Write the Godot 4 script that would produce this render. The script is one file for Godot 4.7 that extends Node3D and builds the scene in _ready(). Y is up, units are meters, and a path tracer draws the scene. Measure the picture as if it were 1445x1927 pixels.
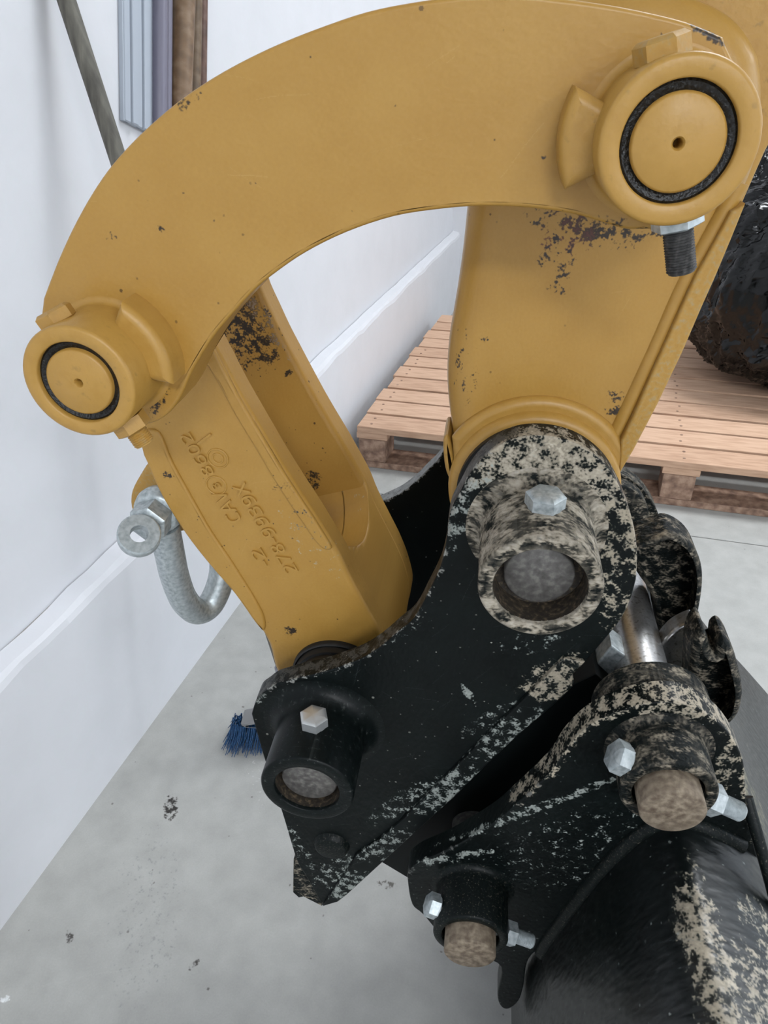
extends Node3D
# Linkage of a small digging machine standing in a white-walled workshop. Units are metres, y up.
# The machine's pins lie along z; the room is turned a little against the machine (ROOM).

const ROOM_YAW := -8.867
var ROOM := Transform3D(Basis(Vector3.UP, deg_to_rad(ROOM_YAW)), Vector3(-0.1609, 0, -3.7759))
var M := {}
var rng := RandomNumberGenerator.new()

# pin centres in the plane of the linkage
var UR := Vector2(0.0744, 1.0593)
var UL := Vector2(-0.2234, 0.9435)
var CP := Vector2(0.0400, 0.8223)
var LL := Vector2(-0.1207, 0.6070)
var LR := Vector2(0.1392, 0.6675)
var BT := Vector2(0.0144, 0.4644)

# ---------------------------------------------------------------- mesh building
class Shape:
	var v := PackedVector3Array()
	var n := PackedVector3Array()
	var uv := PackedVector2Array()
	var rect := Rect2(0, 0, 1, 1)
	var zref := 0.0
	func put(p: Vector3, nn: Vector3, t = null):
		v.append(p); n.append(nn)
		if t == null:
			# faces along z carry the pattern on around the edge
			var e := zref - p.z if zref != 0.0 else 0.0
			t = Vector2((p.x + nn.x * e - rect.position.x) / rect.size.x, 1.0 - (p.y + nn.y * e - rect.position.y) / rect.size.y)
		uv.append(t)
	func tri(a, b, c, na = null, nb = null, nc = null, ta = null, tb = null, tc = null):
		var g: Vector3 = (b - a).cross(c - a)
		if g.length_squared() < 1e-18: return
		var f: Vector3 = g.normalized()
		var want: Vector3 = na if na != null else -f
		if na == null: na = want; nb = want; nc = want
		if f.dot(na + nb + nc) > 0.0:
			put(a, na, ta); put(c, nc, tc); put(b, nb, tb)
		else:
			put(a, na, ta); put(b, nb, tb); put(c, nc, tc)
	func quad(a, b, c, d, na, nb, nc, nd):
		tri(a, b, c, na, nb, nc); tri(a, c, d, na, nc, nd)
	func mesh() -> ArrayMesh:
		var arr := []; arr.resize(Mesh.ARRAY_MAX)
		arr[Mesh.ARRAY_VERTEX] = v; arr[Mesh.ARRAY_NORMAL] = n; arr[Mesh.ARRAY_TEX_UV] = uv
		var m := ArrayMesh.new(); m.add_surface_from_arrays(Mesh.PRIMITIVE_TRIANGLES, arr); return m

func flow(pts: Array, sharp: Array = [], steps := 4) -> Array:
	# closed smooth curve through the points; straight into the corners listed in sharp
	var out := []; var k := pts.size()
	for i in k:
		var p1: Vector2 = pts[i]; var p2: Vector2 = pts[(i + 1) % k]
		var p0: Vector2 = pts[(i + k - 1) % k]; var p3: Vector2 = pts[(i + 2) % k]
		if i in sharp: p0 = p1 * 2.0 - p2
		if (i + 1) % k in sharp: p3 = p2 * 2.0 - p1
		for j in steps: out.append(p1.cubic_interpolate(p2, p0, p3, float(j) / steps))
	return out

func clean(poly: Array) -> Array:
	var out := []
	for p in poly:
		if out.is_empty() or out[-1].distance_to(p) > 1e-5: out.append(p)
	if out[0].distance_to(out[-1]) < 1e-5: out.pop_back()
	var area := 0.0
	for i in out.size(): area += out[i].cross(out[(i + 1) % out.size()])
	if area < 0: out.reverse()
	return out

func inset(poly: Array, r: float) -> Array:
	var out := []; var k := poly.size()
	for i in k:
		var d1: Vector2 = (poly[i] - poly[(i + k - 1) % k]).normalized()
		var d2: Vector2 = (poly[(i + 1) % k] - poly[i]).normalized()
		var n1 := Vector2(d1.y, -d1.x); var n2 := Vector2(d2.y, -d2.x)
		var m := (n1 + n2).normalized()
		out.append(poly[i] - m * r / maxf(0.5, m.dot(n1)))
	return out

func slab(s: Shape, poly_in: Array, zf: float, zb: float, r := 0.0015, steps := 2):
	# a plate: outline in x-y, front at zf (towards +z), back at zb, rounded edge of radius r at the front
	var poly := clean(poly_in); var k := poly.size()
	s.zref = zf
	var nrm := []
	for i in k:
		var d: Vector2 = (poly[(i + 1) % k] - poly[i]).normalized(); nrm.append(Vector2(d.y, -d.x))
	var rings := [[poly, zb, 0.0], [poly, zf - r, 0.0]]
	for j in range(1, steps + 1):
		var a := PI / 2 * j / steps
		rings.append([inset(poly, r * (1 - cos(a))), zf - r + r * sin(a), a])
	for q in rings.size() - 1:
		var A = rings[q]; var B = rings[q + 1]
		for i in k:
			var j2 := (i + 1) % k
			var ni: Vector2 = nrm[i]; var pa: Vector2 = nrm[(i + k - 1) % k]; var pb: Vector2 = nrm[j2]
			var e1 := (ni + pa).normalized() if ni.dot(pa) > 0.8 else ni
			var e2 := (ni + pb).normalized() if ni.dot(pb) > 0.8 else ni
			s.quad(Vector3(A[0][i].x, A[0][i].y, A[1]), Vector3(A[0][j2].x, A[0][j2].y, A[1]), Vector3(B[0][j2].x, B[0][j2].y, B[1]), Vector3(B[0][i].x, B[0][i].y, B[1]),
				Vector3(e1.x * cos(A[2]), e1.y * cos(A[2]), sin(A[2])), Vector3(e2.x * cos(A[2]), e2.y * cos(A[2]), sin(A[2])), Vector3(e2.x * cos(B[2]), e2.y * cos(B[2]), sin(B[2])), Vector3(e1.x * cos(B[2]), e1.y * cos(B[2]), sin(B[2])))
	for cap in [[rings[-1][0], zf, Vector3.BACK], [poly, zb, Vector3.FORWARD]]:
		var idx := Geometry2D.triangulate_polygon(PackedVector2Array(cap[0]))
		for t in range(0, idx.size(), 3):
			var p := []
			for q in 3: p.append(Vector3(cap[0][idx[t + q]].x, cap[0][idx[t + q]].y, cap[1]))
			s.tri(p[0], p[1], p[2], cap[2], cap[2], cap[2])

func lathe(s: Shape, prof: Array, o: Vector3, ax: Vector3, segs := 48, turn := 0.0, soft := 0.7):
	# prof: Vector2(radius, height along ax); smooth around, creased along where the profile bends
	ax = ax.normalized()
	var x := ax.cross(Vector3.UP if absf(ax.y) < 0.9 else Vector3.RIGHT).normalized(); var y := ax.cross(x)
	var pn := []
	for i in prof.size() - 1:
		var d: Vector2 = (prof[i + 1] - prof[i]).normalized(); pn.append(Vector2(d.y, -d.x))
	var flat := segs <= 8
	for i in prof.size() - 1:
		var a: Vector2 = prof[i]; var b: Vector2 = prof[i + 1]; var ni: Vector2 = pn[i]
		if a.distance_to(b) < 1e-7: continue
		var na := ni; var nb := ni
		if i > 0 and pn[i - 1].dot(ni) > soft: na = (pn[i - 1] + ni).normalized()
		if i < prof.size() - 2 and pn[i + 1].dot(ni) > soft: nb = (pn[i + 1] + ni).normalized()
		for k in segs:
			var t0 := TAU * k / segs + turn; var t1 := TAU * (k + 1) / segs + turn
			var r0 := x * cos(t0) + y * sin(t0); var r1 := x * cos(t1) + y * sin(t1)
			var m0 := r0; var m1 := r1
			if flat: m0 = (r0 + r1).normalized(); m1 = m0
			s.quad(o + r0 * a.x + ax * a.y, o + r1 * a.x + ax * a.y, o + r1 * b.x + ax * b.y, o + r0 * b.x + ax * b.y,
				m0 * na.x + ax * na.y, m1 * na.x + ax * na.y, m1 * nb.x + ax * nb.y, m0 * nb.x + ax * nb.y)

func tube(s: Shape, path: Array, radii, segs := 14):
	var k := path.size(); var up := Vector3(0.31, 0.2, 0.93).normalized(); var rings := []; var dirs := []
	for i in k:
		var d: Vector3 = (path[mini(i + 1, k - 1)] - path[maxi(i - 1, 0)]).normalized()
		up = (up - d * up.dot(d)).normalized()
		var sd := d.cross(up); var r: float = radii[i] if radii is Array else radii
		var ring := []
		for j in segs:
			var nn := up * cos(TAU * j / segs) + sd * sin(TAU * j / segs); ring.append([path[i] + nn * r, nn])
		rings.append(ring); dirs.append(d)
	for i in k - 1:
		for j in segs:
			var j2 := (j + 1) % segs; var a = rings[i][j]; var b = rings[i][j2]; var c = rings[i + 1][j2]; var d = rings[i + 1][j]
			s.quad(a[0], b[0], c[0], d[0], a[1], b[1], c[1], d[1])
	for e in [0, k - 1]:
		var nn: Vector3 = -dirs[0] if e == 0 else dirs[-1]
		for j in segs: s.tri(path[e], rings[e][j][0], rings[e][(j + 1) % segs][0], nn, nn, nn)

func curve3(pts: Array, steps := 8) -> Array:
	var out := []; var k := pts.size()
	for i in k - 1:
		for j in steps: out.append(pts[i].cubic_interpolate(pts[i + 1], pts[maxi(i - 1, 0)], pts[mini(i + 2, k - 1)], float(j) / steps))
	out.append(pts[-1]); return out

func brick(s: Shape, a: Vector3, b: Vector3, r := 0.003):
	# box between two corners, chamfered along z and at the front
	slab(s, [Vector2(a.x + r, a.y), Vector2(b.x - r, a.y), Vector2(b.x, a.y + r), Vector2(b.x, b.y - r), Vector2(b.x - r, b.y), Vector2(a.x + r, b.y), Vector2(a.x, b.y - r), Vector2(a.x, a.y + r)], b.z, a.z, r, 1)

func bounds(poly: Array) -> Rect2:
	var r := Rect2(poly[0], Vector2.ZERO)
	for p in poly: r = r.expand(p)
	return r.grow(0.022)

func rim_spots(line: Array, i0: int, i1: int, r: float, amount: float, col: Color, outward := 0.0) -> Array:
	# dust caught along a stretch of a plate's edge; outward moves it onto the edge face, which unfolds outside the outline
	var o := []; var area := 0.0; var k := line.size()
	for i in k: area += line[i].cross(line[(i + 1) % k])
	for i in range(i0, i1):
		var d: Vector2 = (line[(i + 1) % k] - line[i]).normalized() * signf(area)
		for q in 3:
			var p: Vector2 = line[i].lerp(line[(i + 1) % k], q / 3.0) + Vector2(d.y, -d.x) * outward; o.append([p.x, p.y, r, r, 0, amount, col])
	return o

func ring_of(c: Vector2, r: float, k := 40) -> Array:
	var o := []
	for i in k: o.append(c + Vector2.from_angle(TAU * i / k) * r)
	return o

# ---------------------------------------------------------------- objects
func thing(called: String, label: String, category: String, at: Vector3, group := "") -> Node3D:
	var o := Node3D.new(); o.name = called; add_child(o, true); o.position = at
	o.set_meta("label", label); o.set_meta("category", category)
	if group != "": o.set_meta("group", group)
	return o

func part(parent: Node3D, called: String, m, mat: Material, label := "", stuff := false) -> MeshInstance3D:
	# shapes are modelled in world axes; a part's own origin is set back by its thing's place
	var o := MeshInstance3D.new(); o.name = called; o.mesh = m.mesh() if m is Shape else m
	o.material_override = mat; parent.add_child(o, true)
	if parent.get_parent() == self and not parent is MeshInstance3D and not parent.has_meta("local"): o.position = -parent.position
	if label != "": o.set_meta("label", label)
	if stuff: o.set_meta("kind", "stuff")
	return o

func structure(called: String, m, mat: Material, where: Transform3D, label: String, category: String) -> MeshInstance3D:
	var o := MeshInstance3D.new(); o.name = called; o.mesh = m.mesh() if m is Shape else m
	o.material_override = mat; o.transform = where; add_child(o, true)
	o.set_meta("kind", "structure"); o.set_meta("label", label); o.set_meta("category", category)
	return o

func shp(rect := Rect2(0, 0, 1, 1)) -> Shape:
	var s := Shape.new(); s.rect = rect; return s

# ---------------------------------------------------------------- materials
func noise(seed_: int, freq: float, oct := 4, kind := FastNoiseLite.TYPE_SIMPLEX_SMOOTH) -> FastNoiseLite:
	var f := FastNoiseLite.new(); f.seed = seed_; f.frequency = freq; f.noise_type = kind
	f.fractal_octaves = oct; f.fractal_type = FastNoiseLite.FRACTAL_FBM if oct > 1 else FastNoiseLite.FRACTAL_NONE
	return f

func painted(rect: Rect2, w: int, seed_: int, base: Color, other: Color, spots: Array, flecks := 0, fleck_col := Color.WHITE, scratches := 0, scratch_col := Color.WHITE) -> ImageTexture:
	# paint with two close tones, grainy patches of dirt where listed ([x, y, rx, ry, degrees, amount, colour] in metres), flecks and scratches
	var h := int(w * rect.size.y / rect.size.x); var ppm := w / rect.size.x
	var big := noise(seed_, 5.0 / w * rect.size.x / 0.3, 4).get_image(w, h).get_data()
	var fine := noise(seed_ + 1, 110.0 / w * rect.size.x / 0.3, 5).get_image(w, h).get_data()
	var tint := noise(seed_ + 2, 26.0 / w * rect.size.x / 0.3, 4).get_image(w, h).get_data()
	var px := PackedByteArray(); px.resize(w * h * 3)
	for i in w * h:
		var t := (big[i] * 0.6 + fine[i] * 0.4) / 255.0
		var c := base.lerp(other, clampf(t * 1.6 - 0.3, 0, 1))
		px[i * 3] = int(c.r * 255); px[i * 3 + 1] = int(c.g * 255); px[i * 3 + 2] = int(c.b * 255)
	for sp in spots:
		var cx: float = (sp[0] - rect.position.x) * ppm; var cy: float = h - (sp[1] - rect.position.y) * ppm
		var rx: float = sp[2] * ppm; var ry: float = sp[3] * ppm; var ca := cos(deg_to_rad(sp[4])); var sa := sin(deg_to_rad(sp[4]))
		var m := maxf(rx, ry); var col: Color = sp[6]
		for y in range(maxi(0, int(cy - m)), mini(h, int(cy + m) + 1)):
			for x in range(maxi(0, int(cx - m)), mini(w, int(cx + m) + 1)):
				var dx := x - cx; var dy := cy - y
				var u := (dx * ca + dy * sa) / rx; var v := (dy * ca - dx * sa) / ry
				var d := u * u + v * v
				if d >= 1.0: continue
				var i := y * w + x
				var f: float = (fine[i] / 255.0 - 0.5) * 0.9 + (tint[i] / 255.0 - 0.5) * 1.3 + sp[5] * (1.0 - d * d) - 0.5
				if f <= 0.0: continue
				var k := minf(f * 4.0, 1.0) * 0.92; var tone: float = 0.70 + 0.30 * tint[i] / 255.0 + 0.24 * fine[i] / 255.0
				px[i * 3] = int(lerpf(px[i * 3], minf(col.r * tone, 1) * 255, k)); px[i * 3 + 1] = int(lerpf(px[i * 3 + 1], minf(col.g * tone, 1) * 255, k)); px[i * 3 + 2] = int(lerpf(px[i * 3 + 2], minf(col.b * tone, 1) * 255, k))
	rng.seed = seed_
	for q in scratches:
		var p := Vector2(rng.randf() * w, rng.randf() * h); var a := rng.randf_range(-0.6, 1.4); var k := rng.randf_range(0.1, 0.45); var l := rng.randi_range(8, int(w * 0.09))
		for j in l:
			a += rng.randf_range(-0.03, 0.03); p += Vector2(cos(a), -sin(a))
			if p.x < 0 or p.y < 0 or p.x >= w or p.y >= h or rng.randf() < 0.25: continue
			var i := int(p.y) * w + int(p.x)
			px[i * 3] = int(lerpf(px[i * 3], scratch_col.r * 255, k)); px[i * 3 + 1] = int(lerpf(px[i * 3 + 1], scratch_col.g * 255, k)); px[i * 3 + 2] = int(lerpf(px[i * 3 + 2], scratch_col.b * 255, k))
	for q in flecks:
		var p := Vector2(rng.randf() * w, rng.randf() * h); var r := rng.randf_range(1.0, maxf(1.4, 0.0013 * ppm)); var k := rng.randf_range(0.25, 0.9)
		if rng.randf() < 0.9: r *= 0.6
		for y in range(maxi(0, int(p.y - r)), mini(h, int(p.y + r) + 1)):
			for x in range(maxi(0, int(p.x - r)), mini(w, int(p.x + r) + 1)):
				if Vector2(x, y).distance_to(p) > r: continue
				var i := y * w + x
				px[i * 3] = int(lerpf(px[i * 3], fleck_col.r * 255, k)); px[i * 3 + 1] = int(lerpf(px[i * 3 + 1], fleck_col.g * 255, k)); px[i * 3 + 2] = int(lerpf(px[i * 3 + 2], fleck_col.b * 255, k))
	return ImageTexture.create_from_image(Image.create_from_data(w, h, false, Image.FORMAT_RGB8, px))

func tile(seed_: int, stops: Array, freq: float, oct := 5, side := 512, patch := 0.0) -> ImageTexture:
	# seamless noise run through a list of [value, colour] steps
	var f := noise(seed_, freq / side, oct)
	var d := f.get_seamless_image(side, side).get_data()
	if patch > 0.0:
		# broad patches with a grainy rim: a coarse noise added to the fine one
		var p := noise(seed_ + 50, freq * 0.22 / side, 3).get_seamless_image(side, side).get_data()
		for i in side * side: d[i] = clampi(int((d[i] - 128) * (1.0 - patch) + (p[i] - 128) * patch * 1.5) + 128, 0, 255)
	var lut := []
	for i in 256:
		var t := i / 255.0; var c: Color = stops[0][1]
		for k in stops.size() - 1:
			if t >= stops[k][0]: c = stops[k][1].lerp(stops[k + 1][1], clampf((t - stops[k][0]) / maxf(1e-4, stops[k + 1][0] - stops[k][0]), 0, 1))
		lut.append(c)
	var px := PackedByteArray(); px.resize(side * side * 3)
	for i in side * side:
		var c: Color = lut[d[i]]
		px[i * 3] = int(c.r * 255); px[i * 3 + 1] = int(c.g * 255); px[i * 3 + 2] = int(c.b * 255)
	return ImageTexture.create_from_image(Image.create_from_data(side, side, false, Image.FORMAT_RGB8, px))

func bumps(seed_: int, freq: float, strength: float, side := 512, oct := 4) -> ImageTexture:
	var im := noise(seed_, freq / side, oct).get_seamless_image(side, side); im.convert(Image.FORMAT_RGBA8)
	im.bump_map_to_normal_map(strength); return ImageTexture.create_from_image(im)

func mat(tex, rough: float, metal := 0.0, tri_scale := 0.0, bump = null, bump_scale := 1.0, spec := 0.5) -> StandardMaterial3D:
	var m := StandardMaterial3D.new()
	if tex is Color: m.albedo_color = tex
	else: m.albedo_texture = tex
	m.roughness = rough; m.metallic = metal; m.metallic_specular = spec
	if tri_scale > 0.0:
		m.uv1_triplanar = true; m.uv1_scale = Vector3.ONE * tri_scale
	if bump != null:
		m.normal_enabled = true; m.normal_texture = bump; m.normal_scale = bump_scale
	return m

const YEL := Color(0.675, 0.520, 0.245)
const YEL2 := Color(0.650, 0.490, 0.215)
const BLK := Color(0.022, 0.040, 0.040)
const BLK2 := Color(0.050, 0.075, 0.074)
const CLAY := Color(0.60, 0.565, 0.50)
const GRIME := Color(0.13, 0.10, 0.08)

func make_materials():
	var orange_peel := bumps(3, 40, 1.2); var rough_cast := bumps(4, 22, 2.5); var crusty := bumps(5, 30, 6.0)
	M.yellow = mat(tile(11, [[0.0, YEL2], [0.5, YEL], [0.8, YEL], [0.93, YEL.lerp(GRIME, 0.15)]], 10), 0.42, 0, 8, orange_peel, 0.35)
	M.yellow_dirty = mat(tile(12, [[0.0, YEL2], [0.52, YEL], [0.68, YEL.lerp(CLAY, 0.2)], [0.9, YEL.lerp(CLAY, 0.6)]], 24, 6), 0.6, 0, 9, rough_cast, 0.5)
	M.black = mat(tile(13, [[0.0, BLK], [0.58, BLK2], [0.68, BLK2], [0.80, CLAY.darkened(0.45)], [0.97, CLAY]], 44, 6), 0.42, 0, 9, orange_peel, 0.5)
	M.black_clean = mat(tile(14, [[0.0, BLK], [0.75, BLK2], [0.9, Color(0.3, 0.31, 0.3)]], 20, 5), 0.36, 0, 9, orange_peel, 0.4)
	M.black_plain = mat(BLK, 0.5, 0, 0, null, 1.0, 0.3)
	M.muddy = mat(tile(15, [[0.0, BLK], [0.36, BLK2], [0.45, CLAY.darkened(0.55)], [0.53, CLAY.darkened(0.15)], [0.68, CLAY.lightened(0.1)], [0.9, CLAY.lightened(0.25)]], 34, 7, 512, 0.5), 0.75, 0, 8, crusty, 0.8)
	M.half_mud = mat(tile(16, [[0.0, BLK], [0.46, BLK2], [0.56, CLAY.darkened(0.62)], [0.66, CLAY.darkened(0.3)], [0.85, CLAY]], 40, 7, 512, 0.5), 0.6, 0, 9, crusty, 0.6)
	M.muddy.uv1_scale = Vector3(6, 11, 8); M.half_mud.uv1_scale = Vector3(7, 11, 9)
	for k in ["black", "black_clean", "muddy", "half_mud"]: M[k].metallic_specular = 0.28
	M.zinc = mat(tile(17, [[0.0, Color(0.50, 0.54, 0.55)], [0.5, Color(0.68, 0.71, 0.72)], [1.0, Color(0.80, 0.83, 0.83)]], 14), 0.38, 0.45, 14, rough_cast, 0.25)
	M.zinc_bright = mat(Color(0.80, 0.81, 0.81), 0.35, 0.7, 0)
	M.steel = mat(tile(18, [[0.0, Color(0.26, 0.25, 0.24)], [0.5, Color(0.36, 0.35, 0.34)], [0.8, Color(0.46, 0.45, 0.43)]], 9, 6), 0.55, 0.35, 16, rough_cast, 0.3)
	M.dark_steel = mat(tile(28, [[0.0, Color(0.12, 0.12, 0.12)], [0.5, Color(0.24, 0.24, 0.24)], [0.85, Color(0.42, 0.41, 0.40)]], 20, 5), 0.6, 0.2, 16)
	M.rust = mat(tile(19, [[0.0, Color(0.28, 0.23, 0.18)], [0.45, Color(0.43, 0.38, 0.32)], [0.8, Color(0.56, 0.51, 0.44)]], 8, 6), 0.7, 0.15, 16, rough_cast, 0.5)
	M.polished = mat(tile(20, [[0.0, Color(0.66, 0.66, 0.65)], [0.6, Color(0.76, 0.76, 0.76)], [0.85, Color(0.55, 0.54, 0.52)]], 12, 5), 0.28, 0.9, 12)
	M.grease = mat(tile(21, [[0.0, Color(0.02, 0.02, 0.02)], [0.7, Color(0.05, 0.05, 0.045)], [0.85, Color(0.22, 0.22, 0.2)]], 30, 5), 0.45, 0, 14, crusty, 0.8)
	M.rubber = mat(Color(0.06, 0.062, 0.06), 0.5)
	M.bore = mat(tile(22, [[0.0, Color(0.07, 0.06, 0.05)], [0.55, Color(0.20, 0.17, 0.13)], [0.8, Color(0.42, 0.36, 0.28)]], 16, 5), 0.7, 0.1, 14)
	M.wall = mat(tile(23, [[0.0, Color(0.81, 0.815, 0.83)], [0.5, Color(0.82, 0.825, 0.84)], [1.0, Color(0.828, 0.832, 0.848)]], 6, 5), 0.62, 0, 1.1, bumps(6, 24, 1.0), 0.25)
	M.ceiling = mat(Color(0.86, 0.86, 0.86), 0.8)
	M.wood = mat(tile(24, [[0.0, Color(0.68, 0.54, 0.44)], [0.5, Color(0.755, 0.615, 0.51)], [0.85, Color(0.79, 0.65, 0.545)]], 7, 6), 0.75, 0, 3)
	M.wood.uv1_scale = Vector3(1.2, 9, 9)
	M.wood_pale = mat(tile(25, [[0.0, Color(0.72, 0.58, 0.475)], [0.5, Color(0.785, 0.645, 0.54)], [0.85, Color(0.815, 0.68, 0.575)]], 7, 6), 0.75, 0, 3)
	M.wood_pale.uv1_scale = Vector3(1.2, 9, 9)
	M.wood_dirty = mat(tile(26, [[0.0, Color(0.40, 0.31, 0.26)], [0.45, Color(0.55, 0.44, 0.37)], [0.8, Color(0.66, 0.55, 0.47)]], 7, 6), 0.8, 0, 4)
	M.handle = mat(tile(27, [[0.0, Color(0.24, 0.23, 0.21)], [0.5, Color(0.36, 0.35, 0.32)], [0.9, Color(0.46, 0.45, 0.41)]], 6, 6), 0.7, 0, 6)
	M.handle.uv1_scale = Vector3(14, 2, 14)
	M.bag = mat(Color(0.010, 0.012, 0.014), 0.16, 0, 0)
	M.bag.metallic_specular = 0.45

# ---------------------------------------------------------------- machine pieces
func bolt(parent: Node3D, mid: Vector2, z: float, dir: Vector2, R: float, af: float, hh: float, m: Material, nut_at := 0.0, tail := 0.0, nut_mat: Material = null, seat := 0.0, thread_mat: Material = null):
	# cross bolt through a boss: its head lies outside at distance R along dir, the nut (if any) on the other side
	var o := Vector3(mid.x, mid.y, z); var d := Vector3(dir.x, dir.y, 0).normalized(); var rc := af / 2 / cos(PI / 6)
	var s := shp(); var turn := 0.35; var thread := []
	lathe(s, [Vector2(0.0, R + hh), Vector2(rc * 0.80, R + hh), Vector2(rc, R + hh - af * 0.09), Vector2(rc, R + seat), Vector2(0, R + seat)], o, d, 6, turn)
	lathe(s, [Vector2(af * 0.49, R + seat + 0.0006), Vector2(af * 0.49, R - 0.001), Vector2(0, R - 0.001)], o, d, 24)
	lathe(s, [Vector2(af * 0.30, R), Vector2(af * 0.30, -R - nut_at - tail * 0.2)], o, d, 16)
	if nut_at > 0.0:
		var prof := []; var h0 := -R - nut_at * 0.5; var turns := maxi(4, int(tail / 0.00125))
		for i in turns: prof.append(Vector2(af * 0.345, h0 - tail * i / turns)); prof.append(Vector2(af * 0.31, h0 - tail * (i + 0.5) / turns))
		prof.append(Vector2(af * 0.30, h0 - tail)); prof.append(Vector2(0, h0 - tail - 0.0008))
		thread = prof
	var b := part(parent, "retaining_bolt", s, m)
	if nut_at > 0.0:
		var th := shp(); thread.reverse(); lathe(th, thread, o, d, 20, 0, 0.99)
		part(b, "bolt_thread", th, thread_mat if thread_mat != null else m)
		var n := shp()
		lathe(n, [Vector2(0, -R + 0.001), Vector2(rc, -R), Vector2(rc, -R - nut_at + 0.001), Vector2(rc * 0.82, -R - nut_at), Vector2(af * 0.28, -R - nut_at)], o, d, 6, 0.2)
		part(b, "nut", n, nut_mat if nut_mat != null else m)

func boss_profile(R: float, zf: float, zb: float, bore: float, deep: float, fillet := 0.006, ch := 0.0018) -> Array:
	var p := []
	for i in 7:
		var a := PI / 2 * i / 6.0; p.append(Vector2(R + fillet * (1 - sin(a)), zb + fillet * (1 - cos(a))))
	p.append(Vector2(R, zf - ch)); p.append(Vector2(R - ch * 0.3, zf - ch * 0.35)); p.append(Vector2(R - ch, zf)); p.append(Vector2(bore + 0.0008, zf)); p.append(Vector2(bore, zf - 0.0008)); p.append(Vector2(bore, zf - deep))
	return p

func pin(called: String, label: String, c: Vector2, zf: float, zb: float, r: float, m: Material, hole := false) -> Node3D:
	var t := thing(called, label, "pin", Vector3(c.x, c.y, (zf + zb) / 2), "pivot pins of the linkage")
	var s := shp(); var ch := 0.0012
	if hole: lathe(s, [Vector2(r, zb), Vector2(r, zf - ch), Vector2(r - ch, zf), Vector2(0.0028, zf), Vector2(0.0021, zf - 0.0008), Vector2(0.0020, zf - 0.014), Vector2(0, zf - 0.014)], Vector3(c.x, c.y, 0), Vector3.BACK)
	else: lathe(s, [Vector2(r, zb), Vector2(r, zf - ch), Vector2(r - ch, zf), Vector2(0, zf)], Vector3(c.x, c.y, 0), Vector3.BACK)
	part(t, "pin_end" if zb < -0.5 else "pin_body", s, m)
	return t

func lug(parent: Node3D, c: Vector2, ang: float, zf: float, zb: float, r0: float, r1: float, half: float, m: Material):
	# raised cast pad beside a boss
	var pts := []
	for i in 9: pts.append(c + Vector2.from_angle(ang + half * (i / 4.0 - 1.0)) * r1)
	for i in 9: pts.append(c + Vector2.from_angle(ang - half * (i / 4.0 - 1.0)) * r0)
	var s := shp(); slab(s, pts, zf, zb, 0.0055, 5); part(parent, "cast_pad", s, m)

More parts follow.
